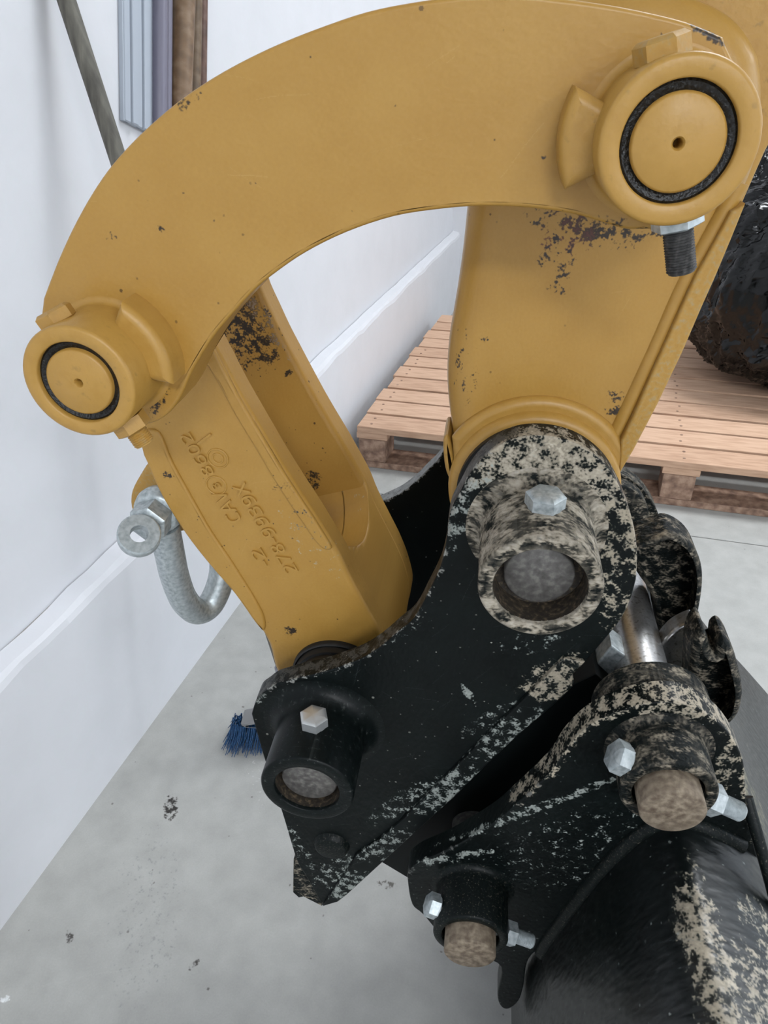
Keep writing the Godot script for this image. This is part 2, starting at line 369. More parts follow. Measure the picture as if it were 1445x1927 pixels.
func build_idler_link():
	var out := [Vector2(-0.2592, 0.9779), Vector2(-0.2506, 0.9902), Vector2(-0.2415, 1.0027), Vector2(-0.2302, 1.0169), Vector2(-0.2169, 1.0319), Vector2(-0.2029, 1.0456), Vector2(-0.1884, 1.0571), Vector2(-0.1734, 1.0673), Vector2(-0.1575, 1.0768), Vector2(-0.1411, 1.0850), Vector2(-0.1241, 1.0921), Vector2(-0.1051, 1.0988), Vector2(-0.0844, 1.1048), Vector2(-0.0619, 1.1102), Vector2(-0.0402, 1.1131), Vector2(-0.0190, 1.1147), Vector2(0.0018, 1.1148), Vector2(0.0225, 1.1127), Vector2(0.0385, 1.1105), Vector2(0.0545, 1.1078), Vector2(0.0747, 1.1034), Vector2(0.0858, 1.0999), Vector2(0.0946, 1.0966), Vector2(0.0961, 1.0939), Vector2(0.1055, 1.0806), Vector2(0.1117, 1.0640), Vector2(0.1123, 1.0465), Vector2(0.1039, 1.0303), Vector2(0.0887, 1.0194), Vector2(0.0713, 1.0176), Vector2(0.0636, 1.0181), Vector2(0.0449, 1.0233), Vector2(0.0291, 1.0262), Vector2(0.0106, 1.0279), Vector2(-0.0078, 1.0282), Vector2(-0.0265, 1.0269), Vector2(-0.0511, 1.0233), Vector2(-0.0765, 1.0154), Vector2(-0.0988, 1.0053), Vector2(-0.1161, 0.9948), Vector2(-0.1294, 0.9851), Vector2(-0.1435, 0.9720), Vector2(-0.1585, 0.9568), Vector2(-0.1745, 0.9360), Vector2(-0.1859, 0.9177), Vector2(-0.1980, 0.9050), Vector2(-0.2136, 0.8985), Vector2(-0.2382, 0.9011), Vector2(-0.2599, 0.9149), Vector2(-0.2683, 0.9359), Vector2(-0.2662, 0.9594)]
	var t := thing("idler_link", "curved yellow painted link arching between the two upper pins, nearest to the viewer", "link", Vector3(UL.x, UL.y, -0.39))
	var rect := bounds(out)
	var D := GRIME; var L := YEL.lightened(0.18)
	var tex := painted(rect, 1100, 31, YEL, YEL2, [[-0.2016, 0.9189, 0.008, 0.016, -35, 0.60, D], [-0.2091, 0.9115, 0.012, 0.008, 30, 0.40, D], [0.0531, 1.0193, 0.034, 0.006, -10, 0.45, D], [-0.1792, 1.0171, 0.003, 0.002, -20, 0.6, D], [-0.2093, 1.0129, 0.005, 0.003, 0, 0.4, D], [0.0892, 1.0990, 0.022, 0.004, -22, 0.6, D], [-0.1552, 1.0745, 0.012, 0.004, 35, 0.30, D], [0.0220, 1.0512, 0.002, 0.002, 0, 0.7, D]], 90, Color(0.30, 0.22, 0.10), 60, L)
	var m := mat(tex, 0.40, 0, 0, bumps(32, 60, 0.8), 0.25)
	var s := shp(rect); slab(s, flow(out, [0, 22, 23]), -0.388, -0.428, 0.0022, 3); part(t, "link_plate", s, m)
	for c in [[UR, 0.0325, "right"], [UL, 0.0326, "left"]]:
		var b := shp(); var R: float = c[1]
		lathe(b, boss_profile(R, -0.345, -0.388, 0.0236, 0.004, 0.004, 0.0022), Vector3(c[0].x, c[0].y, 0), Vector3.BACK, 64)
		part(t, "pin_boss", b, M.yellow)
		var g := shp(); lathe(g, [Vector2(0.0238, -0.3488), Vector2(0.0225, -0.3480), Vector2(0.0180, -0.3500)], Vector3(c[0].x, c[0].y, 0), Vector3.BACK, 64)
		part(t, "grease_seal", g, M.grease, "black greasy ring around the pin")
	lug(t, UR, deg_to_rad(180), -0.366, -0.388, 0.014, 0.0470, 0.46, M.yellow)
	lug(t, UL, deg_to_rad(24), -0.366, -0.388, 0.014, 0.0450, 0.62, M.yellow)
	bolt(t, UR, -0.364, Vector2(-0.28, 1.0), 0.0310, 0.020, 0.0085, M.yellow_dirty, 0.007, 0.024, M.zinc, 0.0, M.dark_steel)
	bolt(t, UL, -0.364, Vector2(-0.42, 0.90), 0.0318, 0.019, 0.0075, M.yellow, 0.009, 0.014, M.yellow, 0.0, M.yellow_dirty)

func build_power_link():
	var t := thing("power_link", "yellow cast two-legged link with raised casting letters, between arched link and black coupler", "link", Vector3(LL.x, LL.y, -0.545))
	var outp := [Vector2(-0.2581, 0.9254), Vector2(-0.2648, 0.8926), Vector2(-0.2675, 0.8576), Vector2(-0.2637, 0.8243), Vector2(-0.2572, 0.7940), Vector2(-0.2432, 0.7572), Vector2(-0.2263, 0.7251), Vector2(-0.2088, 0.6962), Vector2(-0.1934, 0.6632), Vector2(-0.1840, 0.6364), Vector2(-0.1796, 0.6010), Vector2(-0.1604, 0.5654), Vector2(-0.1309, 0.5559), Vector2(-0.0986, 0.5616), Vector2(-0.0765, 0.5783), Vector2(-0.0665, 0.6047), Vector2(-0.0705, 0.6344), Vector2(-0.0794, 0.6634), Vector2(-0.0909, 0.6909), Vector2(-0.1026, 0.7189), Vector2(-0.1105, 0.7422), Vector2(-0.1204, 0.7639), Vector2(-0.1300, 0.7839), Vector2(-0.1412, 0.8055), Vector2(-0.1520, 0.8274), Vector2(-0.1622, 0.8498), Vector2(-0.1720, 0.8718), Vector2(-0.1798, 0.8897), Vector2(-0.1871, 0.9091), Vector2(-0.1938, 0.9270), Vector2(-0.2029, 0.9568), Vector2(-0.2277, 0.9673), Vector2(-0.2465, 0.9524)]
	var full := flow(outp, [])
	var rect := bounds(outp); var D := GRIME
	var tex := painted(rect, 760, 41, YEL, YEL2, [[-0.1629, 0.6561, 0.009, 0.006, 20, 0.62, D], [-0.2455, 0.8141, 0.010, 0.005, 0, 0.42, D], [-0.1338, 0.7629, 0.022, 0.05, 30, 0.20, CLAY], [-0.1427, 0.7881, 0.012, 0.05, 30, 0.16, D]], 130, Color(0.25, 0.17, 0.08), 40, YEL.lightened(0.2))
	var m := mat(tex, 0.45, 0, 0, bumps(42, 50, 1.0), 0.3)
	var s := shp(rect); slab(s, full, -0.4715, -0.495, 0.005, 3); part(t, "front_leg", s, m)
	# raised rims along both edges of the front leg
	var rim_l := [Vector2(-0.2655, 0.8346), Vector2(-0.2637, 0.8243), Vector2(-0.2572, 0.7940), Vector2(-0.2432, 0.7572), Vector2(-0.2263, 0.7251), Vector2(-0.2088, 0.6962), Vector2(-0.1934, 0.6632), Vector2(-0.1845, 0.6539), Vector2(-0.1841, 0.6790), Vector2(-0.2040, 0.7303), Vector2(-0.2181, 0.7622), Vector2(-0.2305, 0.7976), Vector2(-0.2403, 0.8274), Vector2(-0.2465, 0.8540), Vector2(-0.2634, 0.8524)]
	var rim_r := [Vector2(-0.1942, 0.9251), Vector2(-0.1871, 0.9091), Vector2(-0.1798, 0.8897), Vector2(-0.1720, 0.8718), Vector2(-0.1622, 0.8498), Vector2(-0.1520, 0.8274), Vector2(-0.1412, 0.8055), Vector2(-0.1300, 0.7839), Vector2(-0.1204, 0.7639), Vector2(-0.1154, 0.7505), Vector2(-0.1278, 0.7527), Vector2(-0.1434, 0.7804), Vector2(-0.1581, 0.8094), Vector2(-0.1717, 0.8403), Vector2(-0.1847, 0.8691), Vector2(-0.1942, 0.8942), Vector2(-0.2023, 0.9142)]
	for q in [rim_l, rim_r]:
		var r := shp(rect); slab(r, flow(inset(clean(q), 0.0012)), -0.4690, -0.4722, 0.0022, 3); part(t, "edge_rim", r, m)
	# rear leg: same casting outline, grime near its top
	var rect2 := rect
	var tex2 := painted(rect2, 620, 43, YEL, YEL2, [[-0.2126, 0.8973, 0.050, 0.030, -60, 0.66, D], [-0.2261, 0.8775, 0.03, 0.035, -60, 0.55, D], [-0.1959, 0.9024, 0.008, 0.045, 30, 0.50, Color(0.55, 0.48, 0.40)], [-0.1693, 0.7398, 0.018, 0.013, 40, 0.74, D], [-0.1839, 0.7588, 0.006, 0.005, 0, 0.7, D], [-0.1045, 0.6886, 0.009, 0.004, 0, 0.6, D], [-0.1096, 0.7280, 0.010, 0.004, 60, 0.45, D], [-0.1765, 0.8538, 0.006, 0.003, 30, 0.6, D]], 220, Color(0.16, 0.10, 0.06), 10, YEL.lightened(0.2))
	var m2 := mat(tex2, 0.5, 0, 0, bumps(44, 50, 1.0), 0.3)
	var b := shp(rect2); slab(b, full, -0.598, -0.626, 0.006, 4); part(t, "rear_leg", b, m2)
	# solid foot that joins the legs: stacked slices with a hollow saddle between them
	var axis := (LL - UL).normalized(); var side := Vector2(-axis.y, axis.x)
	var foot := shp(rect2); var rows := []
	for i in 15:
		var u := i / 14.0; var z := lerpf(-0.482, -0.604, u)
		var cut := 0.205 + 0.042 * pow(sin(PI * u), 0.55) + 0.012 * u
		var slice := []
		for p in inset(clean(full), 0.0006):
			var q: Vector2 = p - UL; var along := q.dot(axis)
			var pp: Vector2 = p
			if along < cut: pp = UL + side * (q.dot(side) * 1.0) + axis * cut
			slice.append(pp)
		rows.append([slice, z])
	for i in 14:
		var A = rows[i]; var B = rows[i + 1]; var k: int = full.size()
		for j in k:
			var j2 := (j + 1) % k
			var a := Vector3(A[0][j].x, A[0][j].y, A[1]); var c := Vector3(A[0][j2].x, A[0][j2].y, A[1]); var d := Vector3(B[0][j2].x, B[0][j2].y, B[1]); var e := Vector3(B[0][j].x, B[0][j].y, B[1])
			foot.tri(a, c, d); foot.tri(a, d, e)
	# smooth the foot's normals
	var acc := {}
	for i in foot.v.size():
		var key := (foot.v[i] * 20000.0).round(); acc[key] = acc.get(key, Vector3.ZERO) + foot.n[i]
	for i in foot.v.size():
		var key := (foot.v[i] * 20000.0).round(); var nn: Vector3 = acc[key].normalized()
		if nn.dot(foot.n[i]) > 0.3: foot.n[i] = nn
	part(t, "foot", foot, m)
	var seal := shp(); lathe(seal, [Vector2(0.0425, -0.4725), Vector2(0.0425, -0.4670), Vector2(0.0410, -0.4655), Vector2(0.0398, -0.4660), Vector2(0.0385, -0.4600), Vector2(0.0365, -0.4590), Vector2(0.0360, -0.4290)], Vector3(LL.x, LL.y, 0), Vector3.BACK, 56)
	part(t, "dust_seal", seal, M.rubber, "black rubber ring against the coupler plate")
	# tab that carries the shackle
	var tab := shp(); slab(tab, flow([Vector2(-0.2769, 0.8083), Vector2(-0.2961, 0.7872), Vector2(-0.3088, 0.7661), Vector2(-0.3090, 0.7461), Vector2(-0.2920, 0.7326), Vector2(-0.2663, 0.7314), Vector2(-0.2275, 0.7514), Vector2(-0.2161, 0.7958), Vector2(-0.2457, 0.8201)]), -0.510, -0.535, 0.003, 2); part(t, "lifting_tab", tab, M.yellow_dirty)
	letters(t)

func letters(t: Node3D):
	var rows := [["278-9939X", Vector2(-0.1708, 0.7666), 0.0118, 0.0927, 0.0], ["-2", Vector2(-0.1796, 0.7378), 0.0112, 0.0181, 0.0], ["CAV", Vector2(-0.2016, 0.7868), 0.0124, 0.0305, 0.0], ["3", Vector2(-0.2080, 0.8069), 0.0073, 0.0045, 0.0], ["8602", Vector2(-0.2194, 0.8341), 0.0100, 0.0384, 0.0], ["/", Vector2(-0.2114, 0.8484), 0.0142, 0.0068, 0.6]]
	var a := Vector2(-0.1511, 0.7205); var b := Vector2(-0.1904, 0.8124); var ang := (b - a).angle()
	var font := SystemFont.new(); font.font_names = PackedStringArray(["Droid Sans"])
	for r in rows:
		var tm := TextMesh.new(); tm.text = r[0]; tm.font = font; tm.font_size = 64; tm.pixel_size = r[2] / 46.0; tm.depth = 0.0022; tm.curve_step = 2.0
		tm.horizontal_alignment = HORIZONTAL_ALIGNMENT_CENTER; tm.vertical_alignment = VERTICAL_ALIGNMENT_CENTER
		var o := part(t, "raised_lettering", tm, M.yellow); var w := tm.get_aabb().size.x
		var bs := Basis(Vector3.BACK, ang + r[4]) * Basis.from_scale(Vector3(r[3] / w if w > 0 else 1.0, 1, 1))
		o.transform = Transform3D(bs, Vector3(r[1].x, r[1].y, -0.4706) - t.position)
	for c in [[Vector2(-0.2085, 0.8064), 0.0082], [Vector2(-0.2034, 0.8312), 0.0082], [Vector2(-0.2034, 0.8312), 0.0042]]:
		var s := shp(); var pr := []
		for i in 9: pr.append(Vector2(c[1] + 0.0007 * cos(PI - PI * i / 8.0) * -1.0, -0.4714 + 0.0009 * sin(PI * i / 8.0)))
		pr.reverse(); lathe(s, pr, Vector3(c[0].x, c[0].y, 0), Vector3.BACK, 32); part(t, "raised_ring", s, M.yellow)

func build_stick():
	var t := thing("digging_arm", "broad yellow arm end between the upper right pin and the muddy black boss", "arm", Vector3(CP.x, CP.y, -0.55))
	var D := GRIME
	var plate := [Vector2(-0.0268, 0.9007), Vector2(-0.0260, 0.9268), Vector2(-0.0231, 0.9486), Vector2(-0.0203, 0.9701), Vector2(-0.0183, 0.9898), Vector2(-0.0166, 1.0142), Vector2(-0.0145, 1.0411), Vector2(-0.0106, 1.0684), Vector2(0.0009, 1.0985), Vector2(0.0273, 1.1166), Vector2(0.0670, 1.1225), Vector2(0.0913, 1.1186), Vector2(0.1053, 1.1142), Vector2(0.1162, 1.1096), Vector2(0.1254, 1.1037), Vector2(0.1337, 1.0954), Vector2(0.1389, 1.0880), Vector2(0.1433, 1.0759), Vector2(0.1468, 1.0609), Vector2(0.1489, 1.0426), Vector2(0.1477, 1.0290), Vector2(0.1444, 1.0163), Vector2(0.1407, 0.9986), Vector2(0.1364, 0.9754), Vector2(0.1320, 0.9557), Vector2(0.1261, 0.9265), Vector2(0.1169, 0.8895), Vector2(0.1068, 0.8541), Vector2(0.0992, 0.8312), Vector2(0.0917, 0.8034), Vector2(0.0689, 0.7625), Vector2(0.0287, 0.7490), Vector2(-0.0061, 0.7722), Vector2(-0.0174, 0.8106), Vector2(-0.0210, 0.8513), Vector2(-0.0247, 0.8766)]
	var rect := bounds(plate)
	var tex := painted(rect, 760, 51, YEL, YEL2, [[0.0614, 1.0034, 0.045, 0.013, -8, 0.58, D], [0.0458, 1.0021, 0.02, 0.02, 0, 0.45, Color(0.30, 0.16, 0.12)], [0.0398, 0.9928, 0.003, 0.012, 20, 0.62, D], [0.0417, 0.9807, 0.014, 0.02, 0, 0.30, D], [-0.0020, 0.9329, 0.004, 0.003, 0, 0.7, D], [0.0117, 0.9869, 0.003, 0.004, 0, 0.5, D], [0.0906, 0.8893, 0.010, 0.012, 60, 0.55, D], [0.0966, 0.8485, 0.02, 0.014, 60, 0.50, CLAY], [-0.0153, 0.9089, 0.012, 0.03, 0, 0.22, D]], 60, Color(0.30, 0.22, 0.10), 20, YEL.lightened(0.2))
	var m := mat(tex, 0.40, 0, 0, bumps(52, 60, 0.8), 0.25)
	var s := shp(rect); slab(s, flow(plate), -0.470, -0.505, 0.020, 4); part(t, "side_plate", s, m)
	# the right-hand edge plate stands proud of the side plate, with a weld along it
	var fl := [Vector2(0.1355, 1.0137), Vector2(0.1427, 1.0177), Vector2(0.1394, 0.9991), Vector2(0.1351, 0.9765), Vector2(0.1308, 0.9571), Vector2(0.1250, 0.9283), Vector2(0.1160, 0.8918), Vector2(0.1060, 0.8569), Vector2(0.0994, 0.8386), Vector2(0.0962, 0.8646), Vector2(0.1017, 0.8842), Vector2(0.1082, 0.9133), Vector2(0.1166, 0.9488), Vector2(0.1233, 0.9770), Vector2(0.1301, 0.9970)]
	var e := shp(rect); slab(e, fl, -0.463, -0.58, 0.002, 2); part(t, "edge_plate", e, M.yellow_dirty)
	var wl := []
	for p in [Vector2(0.1394, 1.0279), Vector2(0.1316, 1.0049), Vector2(0.1197, 0.9709), Vector2(0.1098, 0.9300), Vector2(0.0994, 0.8897), Vector2(0.0916, 0.8611)]: wl.append(Vector3(p.x, p.y, -0.4722))
	var wd := shp(); tube(wd, curve3(wl, 5), 0.0055, 10); part(t, "weld_bead", wd, m)
	# collar around the lower pin
	for q in Geometry2D.intersect_polygons(PackedVector2Array(ring_of(CP, 0.0715, 72)), PackedVector2Array(inset(clean(flow(plate)), 0.001))):
		var cf := shp(rect); slab(cf, Array(q), -0.4640, -0.4712, 0.006, 4); part(t, "weld_collar", cf, M.yellow)
	var c := shp(); lathe(c, [Vector2(0.0625, -0.4660), Vector2(0.0620, -0.4610), Vector2(0.0600, -0.4580), Vector2(0.057, -0.4570), Vector2(0.03, -0.4565)], Vector3(CP.x, CP.y, 0), Vector3.BACK, 64); part(t, "pin_collar", c, M.yellow)
	var w := shp(); lathe(w, [Vector2(0.0560, -0.4572), Vector2(0.0560, -0.4520), Vector2(0.052, -0.4515), Vector2(0.0515, -0.4290)], Vector3(CP.x, CP.y, 0), Vector3.BACK, 56); part(t, "dust_seal", w, M.rubber, "thin black ring against the coupler")
	# rear half of the box section, reaching up out of the picture
	var body := [Vector2(-0.0241, 0.8868), Vector2(-0.0224, 0.9351), Vector2(-0.0167, 0.9993), Vector2(-0.0123, 1.0524), Vector2(0.0040, 1.0990), Vector2(0.0371, 1.1280), Vector2(0.0770, 1.1450), Vector2(0.1145, 1.1814), Vector2(0.1772, 1.2151), Vector2(0.2119, 1.1567), Vector2(0.1770, 1.0898), Vector2(0.1605, 1.0405), Vector2(0.1530, 1.0061), Vector2(0.1430, 0.9599), Vector2(0.1259, 0.8837), Vector2(0.1062, 0.8143), Vector2(0.0631, 0.7589), Vector2(0.0153, 0.7555), Vector2(-0.0126, 0.7902)]
	var bo := shp(rect); slab(bo, body, -0.505, -0.645, 0.004, 2); part(t, "box_body", bo, M.yellow)
	var lf := shp(); slab(lf, flow([Vector2(-0.0275, 0.8547), Vector2(-0.0229, 0.8575), Vector2(-0.0176, 0.8366), Vector2(-0.0126, 0.8091), Vector2(-0.0202, 0.8190), Vector2(-0.0254, 0.8316)]), -0.471, -0.505, 0.003, 2); part(t, "edge_lug", lf, M.yellow)

func build_coupler():
	var t := thing("quick_coupler", "black painted quick coupler with two round bosses, hung under the yellow links", "coupler", Vector3(LL.x, LL.y, -0.49))
	var plate := [Vector2(-0.1849, 0.6127), Vector2(-0.1819, 0.6217), Vector2(-0.1771, 0.6340), Vector2(-0.1696, 0.6420), Vector2(-0.1608, 0.6506), Vector2(-0.1501, 0.6562), Vector2(-0.1364, 0.6628), Vector2(-0.1239, 0.6678), Vector2(-0.1120, 0.6734), Vector2(-0.0988, 0.6808), Vector2(-0.0841, 0.6900), Vector2(-0.0693, 0.7035), Vector2(-0.0552, 0.7204), Vector2(-0.0421, 0.7366), Vector2(-0.0323, 0.7609), Vector2(-0.0242, 0.7834), Vector2(-0.0205, 0.8040), Vector2(-0.0192, 0.8236), Vector2(-0.0170, 0.8357), Vector2(-0.0117, 0.8485), Vector2(-0.0066, 0.8610), Vector2(0.0007, 0.8727), Vector2(0.0093, 0.8820), Vector2(0.0198, 0.8888), Vector2(0.0311, 0.8916), Vector2(0.0441, 0.8914), Vector2(0.0574, 0.8880), Vector2(0.0695, 0.8812), Vector2(0.0807, 0.8708), Vector2(0.0904, 0.8559), Vector2(0.0984, 0.8403), Vector2(0.1046, 0.8229), Vector2(0.1087, 0.8059), Vector2(0.1113, 0.7849), Vector2(0.1102, 0.7670), Vector2(0.1062, 0.7480), Vector2(0.0978, 0.7283), Vector2(0.0871, 0.7048), Vector2(0.0793, 0.6911), Vector2(0.0808, 0.6777), Vector2(0.0660, 0.6521), Vector2(0.0433, 0.6164), Vector2(0.0189, 0.5737), Vector2(-0.0076, 0.5256), Vector2(-0.0398, 0.4712), Vector2(-0.0739, 0.4141), Vector2(-0.1141, 0.3462), Vector2(-0.1247, 0.3306), Vector2(-0.1423, 0.3203), Vector2(-0.1566, 0.3754), Vector2(-0.1629, 0.3950), Vector2(-0.1671, 0.4334), Vector2(-0.1708, 0.4732), Vector2(-0.1803, 0.5575)]
	var rect := bounds(plate)
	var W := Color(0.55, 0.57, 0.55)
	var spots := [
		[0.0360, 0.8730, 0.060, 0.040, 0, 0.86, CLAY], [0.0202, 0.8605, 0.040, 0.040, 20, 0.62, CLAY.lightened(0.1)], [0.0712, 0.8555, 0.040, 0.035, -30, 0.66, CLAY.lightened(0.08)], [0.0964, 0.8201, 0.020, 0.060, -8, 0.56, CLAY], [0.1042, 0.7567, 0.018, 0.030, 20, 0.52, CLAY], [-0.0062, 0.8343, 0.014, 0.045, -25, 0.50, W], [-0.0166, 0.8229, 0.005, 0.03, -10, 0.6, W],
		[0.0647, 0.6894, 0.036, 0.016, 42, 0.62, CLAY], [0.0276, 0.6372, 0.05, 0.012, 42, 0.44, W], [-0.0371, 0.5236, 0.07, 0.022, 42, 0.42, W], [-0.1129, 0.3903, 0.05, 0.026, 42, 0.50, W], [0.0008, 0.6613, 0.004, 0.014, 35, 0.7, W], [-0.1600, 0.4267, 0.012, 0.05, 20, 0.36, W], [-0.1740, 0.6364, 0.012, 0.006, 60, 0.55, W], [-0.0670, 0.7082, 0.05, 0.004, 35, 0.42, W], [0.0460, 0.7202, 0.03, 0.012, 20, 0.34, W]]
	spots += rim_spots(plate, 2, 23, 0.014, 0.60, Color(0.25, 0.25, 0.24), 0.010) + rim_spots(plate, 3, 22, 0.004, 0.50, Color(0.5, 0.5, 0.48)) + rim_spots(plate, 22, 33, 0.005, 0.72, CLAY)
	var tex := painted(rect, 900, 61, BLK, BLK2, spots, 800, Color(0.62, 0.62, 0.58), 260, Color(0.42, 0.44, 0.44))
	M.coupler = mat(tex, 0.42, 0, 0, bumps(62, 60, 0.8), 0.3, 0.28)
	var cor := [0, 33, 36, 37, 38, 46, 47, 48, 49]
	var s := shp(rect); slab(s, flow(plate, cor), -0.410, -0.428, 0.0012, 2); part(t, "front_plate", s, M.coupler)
	# rear plate: same outline
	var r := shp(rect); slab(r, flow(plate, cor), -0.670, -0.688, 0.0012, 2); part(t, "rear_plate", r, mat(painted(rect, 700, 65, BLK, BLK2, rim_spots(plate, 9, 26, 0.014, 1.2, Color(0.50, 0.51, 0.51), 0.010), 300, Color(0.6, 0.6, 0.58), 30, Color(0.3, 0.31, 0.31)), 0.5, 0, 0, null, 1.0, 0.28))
	# scuffed bar along the lower edge
	var bar := [Vector2(0.0862, 0.7085), Vector2(0.0785, 0.6950), Vector2(0.0801, 0.6817), Vector2(0.0654, 0.6564), Vector2(0.0429, 0.6211), Vector2(0.0187, 0.5788), Vector2(-0.0075, 0.5311), Vector2(-0.0395, 0.4773), Vector2(-0.0731, 0.4207), Vector2(-0.1130, 0.3534), Vector2(-0.1235, 0.3380), Vector2(-0.1405, 0.3259), Vector2(-0.1108, 0.3954), Vector2(-0.0995, 0.4279), Vector2(-0.0786, 0.4521), Vector2(-0.0540, 0.4901), Vector2(-0.0221, 0.5465), Vector2(0.0070, 0.5981), Vector2(0.0312, 0.6409), Vector2(0.0585, 0.6893), Vector2(0.0701, 0.7105)]
	var bs := shp(rect); slab(bs, bar, -0.406, -0.410, 0.0015, 2)
	var bt := painted(rect, 900, 63, BLK, BLK2, [[0.0683, 0.6910, 0.040, 0.024, 42, 0.80, CLAY], [0.0330, 0.6203, 0.06, 0.024, 42, 0.55, W], [-0.0177, 0.5398, 0.06, 0.026, 42, 0.66, W], [-0.0672, 0.4509, 0.05, 0.024, 42, 0.55, W], [-0.1187, 0.3718, 0.05, 0.026, 42, 0.64, W]], 300, Color(0.62, 0.62, 0.58), 900, Color(0.62, 0.64, 0.62))
	part(t, "edge_bar", bs, mat(bt, 0.5, 0, 0, null, 1.0, 0.3))
	# bosses
	for c in [[CP, 0.0372, 0.0282, M.muddy, 0.055, 0.010, M.half_mud], [LL, 0.0376, 0.0262, M.black_clean, 0.055, 0.016, M.black_clean]]:
		var b := shp(); lathe(b, boss_profile(c[1], -0.345, -0.410, c[2], 0.004, c[5], 0.002), Vector3(c[0].x, c[0].y, 0), Vector3.BACK, 64); part(t, "pin_boss", b, c[3])
		var q := shp(); lathe(q, [Vector2(c[2], -0.3485), Vector2(c[2] - 0.0005, -0.366), Vector2(0.012, -0.370)], Vector3(c[0].x, c[0].y, 0), Vector3.BACK, 48); part(t, "bore", q, M.bore, "rusty bore inside the boss")
	bolt(t, CP, -0.380, Vector2(0.02, 1.0), 0.0372, 0.0215, 0.0095, M.zinc)
	bolt(t, LL, -0.380, Vector2(0.03, 1.0), 0.0376, 0.0205, 0.0100, M.zinc_bright)
	# raised plug near the pointed tip and the bar end behind the tip
	var pc := Vector2(-0.1245, 0.4341); var pl := shp(); lathe(pl, [Vector2(0.0185, -0.4102), Vector2(0.0158, -0.4050), Vector2(0.0140, -0.4040), Vector2(0, -0.4038)], Vector3(pc.x, pc.y, 0), Vector3.BACK, 32); part(t, "plug", pl, M.black)
	var tip := shp(rect); slab(tip, [Vector2(-0.1744, 0.3686), Vector2(-0.1681, 0.3872), Vector2(-0.1476, 0.3525), Vector2(-0.1464, 0.3012), Vector2(-0.1489, 0.2834), Vector2(-0.1693, 0.2982), Vector2(-0.1751, 0.2948), Vector2(-0.1810, 0.3041)], -0.4285, -0.47, 0.001, 1); part(t, "cross_bar", tip, M.half_mud)
	# inner cross plate between the two cheeks, seen as the dark floor of the coupler
	var web := shp(rect); slab(web, [Vector2(-0.0942, 0.3963), Vector2(-0.0497, 0.3594), Vector2(-0.0059, 0.4046), Vector2(0.0473, 0.4839), Vector2(0.0832, 0.5659), Vector2(0.1025, 0.6292), Vector2(0.1150, 0.6616), Vector2(0.1006, 0.6764), Vector2(0.0778, 0.6571), Vector2(0.0266, 0.5786), Vector2(-0.0338, 0.4778)], -0.4285, -0.67, 0.001, 1); part(t, "cross_plate", web, M.black_plain)
	# hooks that hold the front bucket pin
	var h1 := shp(); slab(h1, flow([Vector2(0.1473, 0.7529), Vector2(0.1591, 0.7580), Vector2(0.1750, 0.7496), Vector2(0.1865, 0.7343), Vector2(0.1936, 0.7125), Vector2(0.1969, 0.6837), Vector2(0.1963, 0.6642), Vector2(0.1896, 0.6382), Vector2(0.1796, 0.6214), Vector2(0.1669, 0.6562), Vector2(0.1553, 0.6917), Vector2(0.1401, 0.7137), Vector2(0.1279, 0.7352), Vector2(0.1347, 0.7466)]), -0.512, -0.545, 0.005, 3); part(t, "pin_hook", h1, M.half_mud)
	var lv := shp(); slab(lv, flow([Vector2(0.1557, 0.6620), Vector2(0.1639, 0.6878), Vector2(0.1757, 0.7004), Vector2(0.1808, 0.6998), Vector2(0.1870, 0.6855), Vector2(0.1907, 0.6549), Vector2(0.1891, 0.6232), Vector2(0.1700, 0.6009), Vector2(0.1558, 0.6256)]), -0.470, -0.486, 0.003, 2); part(t, "locking_wedge", lv, M.polished, "bare metal wedge beside the pin")
	var h2 := shp(); slab(h2, flow([Vector2(0.1649, 0.7127), Vector2(0.1661, 0.7297), Vector2(0.1708, 0.7323), Vector2(0.1791, 0.7142), Vector2(0.1827, 0.7114), Vector2(0.1819, 0.7220), Vector2(0.1862, 0.7266), Vector2(0.1945, 0.7159), Vector2(0.2026, 0.6973), Vector2(0.2095, 0.6791), Vector2(0.2125, 0.6644), Vector2(0.2122, 0.6452), Vector2(0.1989, 0.6248), Vector2(0.1764, 0.6343), Vector2(0.1707, 0.6755)]), -0.422, -0.450, 0.006, 4); part(t, "pin_hook", h2, M.half_mud)
	var wedge := shp(); slab(wedge, [Vector2(0.0996, 0.6625), Vector2(0.1123, 0.6932), Vector2(0.1245, 0.6830), Vector2(0.1255, 0.6655), Vector2(0.1181, 0.6525)], -0.444, -0.468, 0.002, 2); part(t, "lock_block", wedge, M.zinc, "bare grey lock block")

